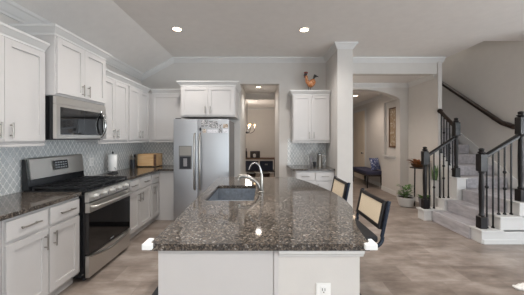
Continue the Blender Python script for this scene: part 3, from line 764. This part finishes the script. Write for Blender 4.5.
# ------------------------------------------------------------------ cane back stools
def make_stool():
    t = thing('bar_stool', '', 'bar stool', (0, 0, 0), 0, None)
    hw = 0.235
    def arc_(c, r, a0, a1, n=6): return [(c[0] + r * math.cos(a0 + (a1 - a0) * i / n), c[1] + r * math.sin(a0 + (a1 - a0) * i / n)) for i in range(n + 1)]
    prof = [(0.29, 0.985), (0.235, 0.72)] + arc_((0.165, 0.715), 0.075, 0.0, -PI / 2, 6) + arc_((-0.15, 0.57), 0.07, PI / 2, PI, 6) + arc_((-0.15, 0.085), 0.07, PI, 1.5 * PI, 6) + [(0.20, 0.015)]
    L = [(x, -hw, z) for x, z in prof]; Rr = [(x, hw, z) for x, z in prof]
    B().tube(L + [(0.235, -hw + 0.03, 0.015), (0.24, 0, 0.015), (0.235, hw - 0.03, 0.015)] + Rr[::-1], 0.0135, 12).build('tube_frame', M['tube'], t, smooth=True)
    B().cyl((-0.215, -hw, 0.27), (-0.215, hw, 0.27), 0.012).build('footrest', M['tube'], t, smooth=True)
    # back: four rails round the cane
    rot = Matrix.Rotation(math.atan2(0.055, 0.265), 3, 'Y'); pv = (0.245, 0, 0.85)
    fb = B()
    for (y0, y1, z0, z1) in ((-hw + 0.014, -hw + 0.042, 0.765, 0.985), (hw - 0.042, hw - 0.014, 0.765, 0.985), (-hw + 0.042, hw - 0.042, 0.765, 0.795), (-hw + 0.042, hw - 0.042, 0.955, 0.985)):
        fb.box(0.233, 0.257, y0, y1, z0, z1, 0.006, rot=rot, piv=pv)
    bo = fb.build('backrest', M['bwood'], t)
    B().box(0.240, 0.250, -hw + 0.041, hw - 0.041, 0.794, 0.956, rot=rot, piv=pv).build('cane_panel', M['cane'], bo)
    B().box(-0.20, 0.215, -hw + 0.016, hw - 0.016, 0.665, 0.715, 0.02).build('seat', M['seat'], t, smooth=True)
    return t
st = make_stool()
st.location = (0.665, 2.035, 0); st['label'] = 'nearest cane back stool with black seat at the island'; st['group'] = 'stools along the island'
s2 = copy_tree(st); s2.location = (0.64, 2.79, 0); s2['label'] = 'farther cane back stool at the island, in front of the white pillar'

# ------------------------------------------------------------------ items on the left counters
t = thing('paper_towel_holder', 'white paper towel roll on a dark wire stand beside the range', 'paper towel', (-2.30, 3.70, 0.9155))
B().lathe([(0.075, 0.0), (0.075, 0.008), (0.068, 0.014)], seg=24).build('base', M['dark'], t, smooth=True)
B().cyl((0, 0, 0.014), (0, 0, 0.325), 0.007, seg=10).ball((0, 0, 0.328), 0.013).build('rod', M['dark'], t, smooth=True)
B().lathe([(0.02, 0.045), (0.056, 0.045), (0.060, 0.05), (0.060, 0.29), (0.056, 0.296), (0.02, 0.296)], seg=28).build('towel_roll', M['paper'], t, smooth=True)
B().tube([(0.07 * math.cos(a), -0.035 + 0.0 * a, 0.06 + 0.05 * math.sin(a)) for a in [i * PI / 10 for i in range(11)]], 0.003, 6).tube([(0.068 * math.cos(i * PI / 12), 0.068 * math.sin(i * PI / 12), 0.035) for i in range(25)], 0.003, 6).build('wire_loop', M['dark'], t, smooth=True)
t = thing('bread_box', 'honey coloured wooden box with a framed front on the corner counter', 'bread box', (-2.165, 4.66, 0.9155))
B().box(-0.20, 0.165, -0.10, 0.16, 0.012, 0.245, 0.006).build('body', M['board'], t)
B().box(-0.195, 0.10, -0.116, -0.101, 0.02, 0.225, 0.004).build('front_panel', M['board'], t)
for x in (-0.13, 0.11): B().box(x - 0.02, x + 0.02, -0.10, 0.14, 0.0, 0.0115).build('foot', M['dark'], t)
B().box(0.11, 0.16, -0.11, -0.101, 0.02, 0.24, 0.003).build('side_stile', M['oak'], t)
t = thing('utensil_crock', 'dark steel utensil holder tucked against the wooden box', 'utensil holder', (-2.375, 4.42, 0.9155))
B().lathe([(0.045, 0.0), (0.045, 0.15), (0.042, 0.15), (0.042, 0.01)], seg=20).build('crock', M['dark'], t, smooth=True)
for k, (dx, dy, c) in enumerate(((-0.02, 0.01, 'dark'), (0.02, 0.0, 'dark'), (0.0, -0.02, 'nickel'))):
    B().tube([(dx * .4, dy * .4, 0.02), (dx * 1.5, dy * 1.5, 0.20)], 0.006, 8).ball((dx * 1.6, dy * 1.6, 0.225), 0.018, 0.012, 0.028, 10).build('utensil', M[c], t, smooth=True)

# rooster on the bar cabinet
t = thing('rooster_figurine', 'painted orange and white rooster figurine on top of the bar cabinet', 'figurine', (0.925, 4.68, 2.366)); t.scale = (0.78, 0.9, 1.05)
B().box(-0.09, 0.10, -0.045, 0.045, 0.0, 0.018, 0.006).build('base', M['rtail'], t)
for x in (-0.015, 0.03): B().cyl((x, 0, 0.018), (x - 0.005, 0, 0.10), 0.008, seg=8).build('leg', M['rtail'], t, smooth=True)
rb = B()
rb.tube(spline([(0.13, 0, 0.21), (0.07, 0, 0.165), (0.0, 0, 0.15), (-0.06, 0, 0.20), (-0.075, 0, 0.27), (-0.085, 0, 0.30)], 5), [0.02 + 0.055 * math.sin(PI * min(1, (i + 2) / 17.0)) if i < 14 else 0.045 - 0.0013 * (i - 14) ** 1.2 for i in range(26)], 14)
rb.build('body', M['rbody'], t, smooth=True)
B().ball((-0.095, 0, 0.315), 0.036, 0.03, 0.034, 14).cyl((-0.125, 0, 0.315), (-0.155, 0, 0.305), 0.012, 0.002, 8).build('head', M['rtail'], t, smooth=True)
cm = B()
for k in range(4): cm.ball((-0.12 + k * 0.022, 0, 0.352 + 0.006 * math.sin(k)), 0.014, 0.008, 0.02, 8)
cm.ball((-0.125, 0, 0.278), 0.012, 0.01, 0.022, 8).build('comb', M['rcomb'], t, smooth=True)
tl = B()
for k in range(5): tl.tube(spline([(0.08, 0.0, 0.19), (0.125, (k - 2) * 0.012, 0.26 + 0.012 * k), (0.19 - 0.01 * k, (k - 2) * 0.02, 0.295 + 0.012 * k - 0.02), (0.215 - 0.01 * k, (k - 2) * 0.022, 0.26 + 0.012 * k)], 4), [0.014 - 0.0008 * i for i in range(13)], 8)
tl.build('tail', M['rtail'], t, smooth=True)
B().ball((0.02, -0.055, 0.165), 0.055, 0.018, 0.035, 12).build('wing', M['rbody'], t, smooth=True)

# kettle on the bar counter
t = thing('coffee_press', 'silver handled glass coffee press on the bar counter', 'coffee press', (1.10, 4.58, 0.9155))
B().lathe([(0.055, 0.0), (0.055, 0.012), (0.05, 0.016), (0.047, 0.22), (0.05, 0.235)], seg=24).build('carafe', M['nickel'], t, smooth=True)
B().lathe([(0.051, 0.236), (0.05, 0.25), (0.02, 0.262), (0.006, 0.266), (0.006, 0.29), (0.012, 0.296), (0.0105, 0.308)], seg=24).build('lid', M['chrome'], t, smooth=True)
B().tube(spline([(0.048, 0, 0.215), (0.10, 0, 0.225), (0.115, 0, 0.15), (0.095, 0, 0.06), (0.052, 0, 0.04)], 6), 0.009, 10).build('handle', M['chrome'], t, smooth=True)
tag(B().lathe([(0.02, 0.0), (0.022, 0.01), (0.03, 0.14), (0.031, 0.2), (0.029, 0.2), (0.027, 0.14), (0.018, 0.012)], (0.95, 4.66, 0.9155), 20).build('drinking_glass', M['potg'], smooth=True), 'tall grey cup left of the coffee press', 'cup')
tag(B().lathe([(0.02, 0.0), (0.022, 0.01), (0.035, 0.08), (0.036, 0.10), (0.034, 0.10), (0.032, 0.08), (0.018, 0.012)], (0.99, 4.52, 0.9155), 20).build('small_bowl', M['dark'], smooth=True), 'small dark cup in front of the coffee press', 'cup')

# ------------------------------------------------------------------ dining room glimpsed through the doorway
t = thing('console_table', 'brown console table with lower shelf seen through the doorway', 'table', (0.08, 8.5, 0))
B().box(-0.78, 0.42, -0.22, 0.22, 0.73, 0.775, 0.004).build('table_top', M['oak'], t)
B().box(-0.74, 0.38, -0.19, 0.19, 0.30, 0.335, 0.003).build('shelf', M['dwood'], t)
for x in (-0.74, 0.36):
    for y in (-0.19, 0.16): B().box(x, x + 0.035, y, y + 0.035, 0.0, 0.7295).build('leg', M['dwood'], t)
def bin_(label, x0, x1, z0, z1, mm, y0=8.33, y1=8.62, name='storage_bin', cat='bin'):
    t = thing(name, label, cat, ((x0 + x1) / 2, (y0 + y1) / 2, z0))
    hx, hy, hz = (x1 - x0) / 2, (y1 - y0) / 2, z1 - z0
    B().box(-hx, hx, -hy, hy, 0, hz, 0.01).build('body', M[mm], t)
    B().box(-0.05, 0.05, -hy - 0.006, -hy - 0.0005, hz * 0.6, hz * 0.75, 0.002).build('handle', M['potg'], t)
bin_('dark blue bin at the left of the console shelf', -0.60, -0.12, 0.336, 0.66, 'towelb')
bin_('dark blue bin at the right of the console shelf', -0.08, 0.38, 0.336, 0.66, 'towelb')
t = thing('record_crate', 'dark box with a pale cup shape on top of the console table', 'box', (-0.24, 8.46, 0.7755))
B().box(-0.17, 0.17, -0.12, 0.12, 0.0, 0.235, 0.006).build('body', M['dwood'], t)
B().lathe([(0.03, 0.0), (0.045, 0.015), (0.05, 0.09), (0.03, 0.12)], (-0.02, -0.16, 0.03), 16).build('front_ornament', M['pot'], t, smooth=True)
tag(B().lathe([(0.035, 0.0), (0.037, 0.02), (0.037, 0.2), (0.014, 0.26), (0.014, 0.33), (0.016, 0.335)], (-0.555, 8.44, 0.7755), 18).build('bottle', M['dark'], smooth=True), 'dark bottle at the left end of the console table', 'bottle')
def basket(label, x):
    t = thing('floor_basket', label, 'basket', (x, 8.5, 0))
    B().lathe([(0.13, 0.0), (0.15, 0.02), (0.16, 0.22), (0.15, 0.23), (0.145, 0.22), (0.13, 0.03)], seg=24).build('body', M['dwood'], t, smooth=True)
    B().ball((0, 0, 0.2), 0.12, 0.12, 0.07).build('contents', M['paper'], t, smooth=True)
basket('dark basket with white cloth on the floor under the console table, left', -0.38); basket('dark basket with white cloth on the floor under the console table, right', 0.12)
t = thing('chandelier', 'lit candle style chandelier in the dining room beyond the doorway', 'chandelier', (-0.52, 8.3, 2.0))
B().cyl((0, 0, -0.35), (0, 0, 0.74), 0.012, seg=10).ball((0, 0, -0.33), 0.045).build('stem', M['dark'], t, smooth=True)
for k in range(5):
    a = 0.15 + k * 2 * PI / 5; ca, sa = math.cos(a), math.sin(a)
    am = B().tube(spline([(0, 0, -0.3), (0.12 * ca, 0.12 * sa, -0.36), (0.25 * ca, 0.25 * sa, -0.28), (0.27 * ca, 0.27 * sa, -0.2)], 5), 0.008, 8).build('arm', M['dark'], t, smooth=True)
    B().cyl((0.27 * ca, 0.27 * sa, -0.2), (0.27 * ca, 0.27 * sa, -0.12), 0.013, seg=10).build('candle_sleeve', M['plate'], am, smooth=True)
    B().ball((0.27 * ca, 0.27 * sa, -0.085), 0.024, 0.024, 0.036, 10).build('bulb', M['bulbglow'], am, smooth=True)
l = bpy.data.lights.new('chandelier_light', 'POINT'); l.energy = 32; l.color = (1, 0.88, 0.77); l.shadow_soft_size = 0.15
o = bpy.data.objects.new('chandelier_light', l); COL.objects.link(o); o.parent = t; o.location = (0.0, 0.0, -0.02)

# ------------------------------------------------------------------ foyer: picture, bench, pillow
t = thing('framed_picture', 'tall brown framed print inside the foyer wall niche', 'picture', (XF + 0.059, 6.32, 1.22))
pf = B()
pf.box(-0.025, 0, -0.185, -0.15, 0.0, 1.05, 0.003).box(-0.025, 0, 0.15, 0.185, 0.0, 1.05, 0.003).box(-0.025, 0, -0.15, 0.15, 0.0, 0.035, 0.003).box(-0.025, 0, -0.15, 0.15, 1.015, 1.05, 0.003).build('frame', M['frame'], t)
B().box(-0.012, -0.002, -0.152, 0.152, 0.033, 1.017).build('print', M['art'], t)
t = thing('upholstered_bench', 'navy upholstered bench against the foyer wall', 'bench', (3.29, 7.55, 0))
B().box(-0.24, 0.24, -0.56, 0.62, 0.40, 0.50, 0.025).build('seat', M['navy'], t, smooth=True)
B().box(-0.22, 0.22, -0.54, 0.60, 0.345, 0.3995, 0.004).build('apron', M['dwood'], t)
for x in (-0.2, 0.2):
    for y in (-0.52, 0.58): B().cyl((x, y, 0.0), (x, y, 0.3445), 0.016, 0.026, 12).build('leg', M['dwood'], t, smooth=True)
pw = B()
g = bmesh.ops.create_cube(pw.bm, size=1)
bmesh.ops.subdivide_edges(pw.bm, edges=pw.bm.edges[:], cuts=7, use_grid_fill=True)
for v in pw.bm.verts:
    x, y, z = v.co.x * 2, v.co.y * 2, v.co.z * 2
    th = 0.075 * max(0.05, (1 - x * x) * (1 - z * z)) ** 0.45
    v.co = Vector((x * 0.21 * (1 - 0.06 * (1 - z * z)), y * th, z * 0.21 * (1 - 0.06 * (1 - x * x))))
po = pw.build('throw_pillow', M['pillow'], smooth=True, loc=(3.36, 7.14, 0.70)); po.rotation_euler = (-0.28, 0.0, 0.35); po.scale = (0.78, 0.9, 0.86)
tag(po, 'blue and white patterned pillow standing on the navy bench', 'pillow')

# ------------------------------------------------------------------ staircase
RS = 0.19; YN, YF = 3.31, 4.42
t = thing('staircase', 'carpeted staircase with white curbs turning up from the landing', 'staircase', (2.99, 3.86, 0))
def sb(b, x0, x1, y0, y1, z0, z1, bev=0.006): return b.box(x0 - 2.99, x1 - 2.99, y0 - 3.86, y1 - 3.86, z0, z1, bev)
X1, X2, X3 = 3.03, 3.29, 3.555
nb = B()   # near curb, stepped
sb(nb, 3.03, XR - 0.001, YN, YN + 0.17, 0, RS - 0.025); sb(nb, 3.01, X2 + 0.03, YN - 0.02, YN + 0.18, RS - 0.0245, RS)
sb(nb, X2, XR - 0.001, YN, YN + 0.17, RS + 0.0005, 2 * RS - 0.025); sb(nb, X2 - 0.02, X3 + 0.03, YN - 0.02, YN + 0.18, 2 * RS - 0.0245, 2 * RS)
sb(nb, X3, XR - 0.001, YN, YN + 0.17, 2 * RS + 0.0005, 3 * RS - 0.025); sb(nb, X3 - 0.02, XR - 0.002, YN - 0.02, YN + 0.18, 3 * RS - 0.0245, 3 * RS)
nb.build('near_curb', M['white'], t)
B2 = B(); sb(B2, 3.05, XR - 0.002, YN - 0.014, YN - 0.001, 0.0, 0.06, 0.003); B2.build('near_curb_base', M['white'], t)
fb = B()
sb(fb, 2.87, X2, YF - 0.17, YF, 0, RS - 0.025); sb(fb, 2.85, X2 + 0.02, YF - 0.18, YF + 0.02, RS - 0.0245, RS)
sb(fb, X2 - 0.06, X3, YF - 0.17, YF, RS + 0.0005, 2 * RS - 0.025); sb(fb, X2 - 0.08, X3 + 0.02, YF - 0.18, YF + 0.02, 2 * RS - 0.0245, 2 * RS)
sb(fb, X3 - 0.1, X3 + 0.06, YF - 0.17, YF + 0.02, 2 * RS + 0.0005, 4 * RS - 0.025); sb(fb, X3 - 0.12, X3 + 0.08, YF - 0.19, YF + 0.03, 4 * RS - 0.0245, 4 * RS)
fb.build('far_curb', M['white'], t)
cf = B()
sb(cf, 3.0, X2 + 0.3, YN + 0.168, YF - 0.181, 0.0, RS - 0.008, 0.012)
sb(cf, X2 - 0.02, X3 + 0.3, YN + 0.168, YF - 0.181, RS - 0.0075, 2 * RS - 0.008, 0.012)
sb(cf, X3 - 0.02, XR - 0.021, YN + 0.168, YF - 0.192, 2 * RS - 0.0075, 3 * RS - 0.006, 0.012)
sb(cf, 3.64, XR - 0.021, 4.2, YF - 0.09, 3 * RS - 0.16, 3 * RS - 0.006, 0.0)
cf.build('lower_treads', M['carpet'], t)
uf = B(); run = 0.265; YU = YF - 0.10
for k in range(9):
    y = YU + k * run
    sb(uf, 3.665, XR - 0.021, y - 0.02, min(y + run + 0.02, 6.99), 3 * RS + k * RS - 0.005, 4 * RS + k * RS - 0.006, 0.012)
uf.build('upper_treads', M['carpet'], t)
sg = B(); pts = [(YF + 0.031, 0.0), (6.95, 0.0), (6.95, 3 * RS + 8.5 * RS), (YF + 0.031, 4 * RS - 0.03)]
sg.prism([(a - 3.86, b) for a, b in [(YF + 0.031, 0), (YB - 0.025, 0), (YB - 0.025, 6.3 * RS), (YF + 0.031, 4.4 * RS)]], 3.50 - 2.99, 3.635 - 2.99, axis=0)
sg.build('stringer', M['white'], t)
# skirt board on the right wall
sk = []
nz = lambda y: 4 * RS + (y - YU) * RS / run
struct('trim_8', B().prism([(3.50, 0.62), (YU - 0.1, nz(YU - 0.1) - 0.10), (6.9, nz(6.9) - 0.10), (6.9, nz(6.9) + 0.10), (YU - 0.16, nz(YU - 0.16) + 0.10), (3.50, 0.72)], XR - 0.02, XR - 0.001, axis=0), M['white'])

def newel(parent, x, y, z0, z1, sq=0.043):
    h = z1 - z0
    b = B()
    b.lathe([(sq, 0), (sq, 0.16), (sq - 0.008, 0.168)], (x, y, z0), 4)
    b.lathe([(0.032, 0.168), (0.037, 0.185), (0.026, 0.21), (0.030, 0.3), (0.033, h * 0.5), (0.027, h - 0.36), (0.037, h - 0.345), (0.032, h - 0.33)], (x, y, z0), 20)
    b.lathe([(sq - 0.008, h - 0.33), (sq, h - 0.322), (sq, h - 0.09), (sq - 0.01, h - 0.08)], (x, y, z0), 4)
    b.lathe([(0.03, h - 0.08), (0.045, h - 0.065), (0.045, h - 0.055), (0.026, h - 0.045), (0.034, h - 0.025), (0.03, h - 0.008), (0.012, h)], (x, y, z0), 20)
    return b.build('newel_post', M['newel'], parent, smooth=30.0)
RP = [(-0.028, -0.028), (-0.022, -0.03), (0.022, -0.03), (0.028, -0.028), (0.032, 0.0), (0.028, 0.02), (0.012, 0.03), (-0.012, 0.03), (-0.028, 0.02), (-0.032, 0.0)]
def handrail(parent, p0, p1, m='newel'):
    d = Vector(p1) - Vector(p0); side = Vector((d.y, -d.x, 0)).normalized()
    return B().sweep([(p0, side), (p1, side)], RP).build('handrail', M[m], parent, smooth=50.0)
def baluster(parent, x, y, z0, z1, kn):
    b = B().lathe([(0.0075, 0.0), (0.0075, z1 - z0)], (x, y, z0), 4)
    b.lathe([(0.014, 0), (0.014, 0.014), (0.008, 0.026)], (x, y, z0), 4)
    for f in kn:
        zc = z0 + (z1 - z0) * f
        b.lathe([(0.007, -0.028), (0.019, -0.012), (0.022, 0.0), (0.019, 0.012), (0.007, 0.028)], (x, y, zc), 10)
    return b.build('baluster', M['wiron'], parent)
def rz_(p0, p1, x, ax=0):
    f = ((x - p0[ax]) / (p1[ax] - p0[ax])); return p0[2] + f * (p1[2] - p0[2])
# near (right) balustrade
yb = 3.39
t = thing('balustrade', 'near black balustrade rising to the right from the floor newel at the stair foot', 'stair railing', (3.10, yb, RS))
def L_(p): return (p[0] - 3.10, p[1] - yb, p[2] - RS)
newel(t, 0, 0, 0.0005, 1.13); newel(t, 3.655 - 3.10, 0, 2 * RS + 0.0005, 3 * RS + 1.27 - RS)
p0, p1 = (3.14, yb, 1.20), (3.61, yb, 1.49)
handrail(t, L_(p0), L_(p1))
for i, (x, kn) in enumerate(((3.175, (0.58,)), (3.262, ()), (3.342, ()), (3.427, (0.38, 0.62)), (3.52, ()))):
    z0 = RS if x < 3.27 else 2 * RS
    baluster(t, x - 3.10, 0, z0 - RS + 0.0005, rz_(p0, p1, x) - 0.031 - RS, kn)
# far (left) balustrade
yb2 = 4.34
t = thing('balustrade', 'far black balustrade from the left floor newel up to the tall newel at the landing', 'stair railing', (2.945, yb2, RS))
newel(t, 0, 0, 0.0005, 1.12); newel(t, 3.51 - 2.945, 0.0, 3 * RS + 0.0005, 3 * RS + 1.07)
p0, p1 = (2.985, yb2, 1.145), (3.47, yb2, 1.465)
c = lambda p: (p[0] - 2.945, p[1] - yb2, p[2] - RS)
handrail(t, c(p0), c(p1))
for (x, kn) in ((3.025, ()), (3.11, (0.38,)), (3.215, ()), (3.285, (0.38, 0.62)), (3.37, ())):
    z0 = RS if x < 3.19 else 2 * RS
    baluster(t, x - 2.945, 0, z0 - RS + 0.0005, rz_(p0, p1, x) - 0.031 - RS, kn)
# upper short balustrade running back to the wall end
t = thing('balustrade', 'short upper black balustrade between the tall far newel and the hall wall end', 'stair railing', (3.56, 4.39, 4 * RS))
p0, p1 = (3.545, 4.395, 1.665), (3.60, 4.845, 2.005)
c = lambda p: (p[0] - 3.56, p[1] - 4.39, p[2] - 4 * RS)
hr = handrail(t, c(p0), c(p1), 'rail')
B().cyl(c((3.602, 4.846, 2.005)), c((3.606, 4.879, 2.02)), 0.045, seg=20).build('rosette', M['rail'], t, smooth=True)
for i, (y, kn) in enumerate(((4.475, ()), (4.56, (0.4,)), (4.645, ()), (4.73, (0.36, 0.6)), (4.815, ()))):
    f = (y - 4.395) / 0.45; x = 3.545 + 0.055 * f
    z0 = 4.4 * RS + (y - YF - 0.031) * 1.9 * RS / (YB - 0.025 - YF - 0.031)
    baluster(t, x - 3.56, y - 4.39, z0 - 4 * RS + 0.0145, 1.665 + 0.34 * f - 0.031 - 4 * RS, kn)
# wall handrail
t = thing('wall_handrail', 'long dark handrail fixed to the bare wall above the stairs', 'handrail', (XR - 0.07, 4.14, 1.665))
pa = Vector((0, 0.20, 0.07)); pb = Vector((0, 2.65, 1.85))
side = Vector((1, 0, 0))
B().sweep([((0, 0.0, -0.01), side), ((0, 0.09, 0.03), side), (pa, side), (pb, side)], [(a * 1.3, b * 1.35) for a, b in RP]).build('handrail', M['rail'], t, smooth=50.0)
for f in (0.08, 0.5, 0.92):
    q = pa.lerp(pb, f)
    B().tube([(0, q.y, q.z - 0.042), (0.0, q.y, q.z - 0.062), (0.03, q.y, q.z - 0.075), (0.069, q.y, q.z - 0.075)], 0.007, 8).build('bracket', M['dark'], t, smooth=True)

# ------------------------------------------------------------------ plants by the stairs
t = thing('potted_plant', 'leafy green plant in a white pot on the floor by the far newel', 'plant', (3.10, 5.18, 0))
B().lathe([(0.10, 0.0), (0.13, 0.01), (0.17, 0.16), (0.175, 0.2), (0.16, 0.2), (0.15, 0.17)], seg=28).build('pot', M['pot'], t, smooth=True)
B().cyl((0, 0, 0.16), (0, 0, 0.175), 0.15, seg=20).build('soil', M['soil'], t)
fo = B(); sm = B()
for k in range(46):
    a = random.random() * 2 * PI; h = 0.2 + random.random() * 0.24; r = 0.02 + 0.07 * random.random()
    p = Vector((r * math.cos(a), r * math.sin(a), h))
    fo.leaf(p, (math.cos(a), math.sin(a), 0.5 + 0.6 * random.random()), 0.08 + 0.05 * random.random(), 0.06, 1.1)
    if k % 3 == 0: sm.tube([(0.02 * math.cos(a), 0.02 * math.sin(a), 0.17), tuple(p)], 0.004, 6)
fo.build('foliage', M['leaf'], t, smooth=True); sm.build('stems', M['leafd'], t, smooth=True)
t = thing('plant_stand', 'dark iron stand holding a shallow bowl behind the far newel', 'plant stand', (3.39, 5.22, 0))
B().lathe([(0.15, 0.81), (0.155, 0.815), (0.155, 0.825), (0.15, 0.83)], seg=28).build('top', M['dwood'], t, smooth=True)
for k in range(3):
    a = PI / 2 + k * 2 * PI / 3; B().tube([(0.11 * math.cos(a), 0.11 * math.sin(a), 0.812), (0.13 * math.cos(a), 0.13 * math.sin(a), 0.0)], 0.009, 8).build('leg', M['wiron'], t, smooth=True)
t = thing('foliage_bowl', 'rust coloured trailing plant in a low bowl on the iron stand', 'plant', (3.39, 5.22, 0.8305))
B().lathe([(0.07, 0.0), (0.10, 0.01), (0.14, 0.07), (0.135, 0.07), (0.09, 0.02)], seg=24).build('bowl', M['frame'], t, smooth=True)
fo = B()
for k in range(44):
    a = random.random() * 2 * PI; r = 0.10 * random.random()
    fo.leaf((r * math.cos(a), r * math.sin(a), 0.06 + 0.04 * random.random()), (math.cos(a), math.sin(a), 0.5 + 0.9 * random.random()), 0.12 + 0.08 * random.random(), 0.06, 1.0)
fo.build('foliage', M['brownleaf'], t, smooth=True)
t = thing('snake_plant', 'upright snake plant in a grey pot beside the stair stringer', 'plant', (3.40, 4.72, 0))
B().lathe([(0.055, 0.0), (0.06, 0.005), (0.07, 0.62), (0.074, 0.64), (0.062, 0.64), (0.06, 0.60)], seg=24).build('pot', M['pot'], t, smooth=True)
B().cyl((0, 0, 0.60), (0, 0, 0.612), 0.058, seg=20).build('soil', M['soil'], t)
fo = B()
for k in range(9):
    a = k * 2.4; r = 0.012 + 0.003 * k
    fo.leaf((r * math.cos(a), r * math.sin(a), 0.61), (0.14 * math.cos(a), 0.14 * math.sin(a), 1), 0.22 + 0.12 * random.random(), 0.05, 0.05)
fo.build('foliage', M['leafd'], t, smooth=True)
t = thing('garden_pot', 'small grey pot beside the white pot of the leafy plant', 'pot', (3.36, 4.98, 0))
B().lathe([(0.07, 0.0), (0.075, 0.01), (0.10, 0.2), (0.105, 0.22), (0.09, 0.22), (0.085, 0.19)], seg=24).build('body', M['potg'], t, smooth=True)
B().cyl((0, 0, 0.18), (0, 0, 0.192), 0.085, seg=20).build('soil', M['soil'], t)
fo = B()
for k in range(16):
    a = random.random() * 2 * PI
    fo.leaf((0.03 * math.cos(a), 0.03 * math.sin(a), 0.19), (math.cos(a), math.sin(a), 0.9 + 0.8 * random.random()), 0.14 + 0.05 * random.random(), 0.05, 0.8)
fo.build('foliage', M['leaf'], t, smooth=True)

# rug tip at the lower right and the mat by the sink
rp = [(2.44, 2.315), (2.47, 2.335), (2.53, 2.35), (2.62, 2.365), (2.72, 2.40), (2.9, 2.46), (3.2, 2.48), (3.5, 2.4), (3.6, 2.2), (3.5, 1.9), (3.2, 1.85), (2.9, 1.95), (2.7, 2.15), (2.56, 2.26), (2.49, 2.285)]
rg = B(); rg.prism(rp, 0.0, 0.025, bev=0.01)
for k in range(260):
    i = random.randrange(len(rp)); a = Vector(rp[i]); b = Vector(rp[(i + 1) % len(rp)]); q = a.lerp(b, random.random()).lerp(Vector((3.1, 2.22)), random.random() * 0.15)
    rg.ball((q.x, q.y, 0.02), 0.012 + 0.014 * random.random(), 0.012 + 0.014 * random.random(), 0.013, 8)
t = rg.build('sheepskin_rug', M['rug'], smooth=True)
tag(t, 'white fluffy rug whose tip shows at the lower right edge of the floor', 'rug')
tag(B().prism([(-1.02, 1.85), (-0.60, 1.85), (-0.60, 2.85), (-1.02, 2.85)], 0.0, 0.012, bev=0.004).build('kitchen_mat', M['dark']), 'black floor mat showing at the lower left corner of the island', 'mat')
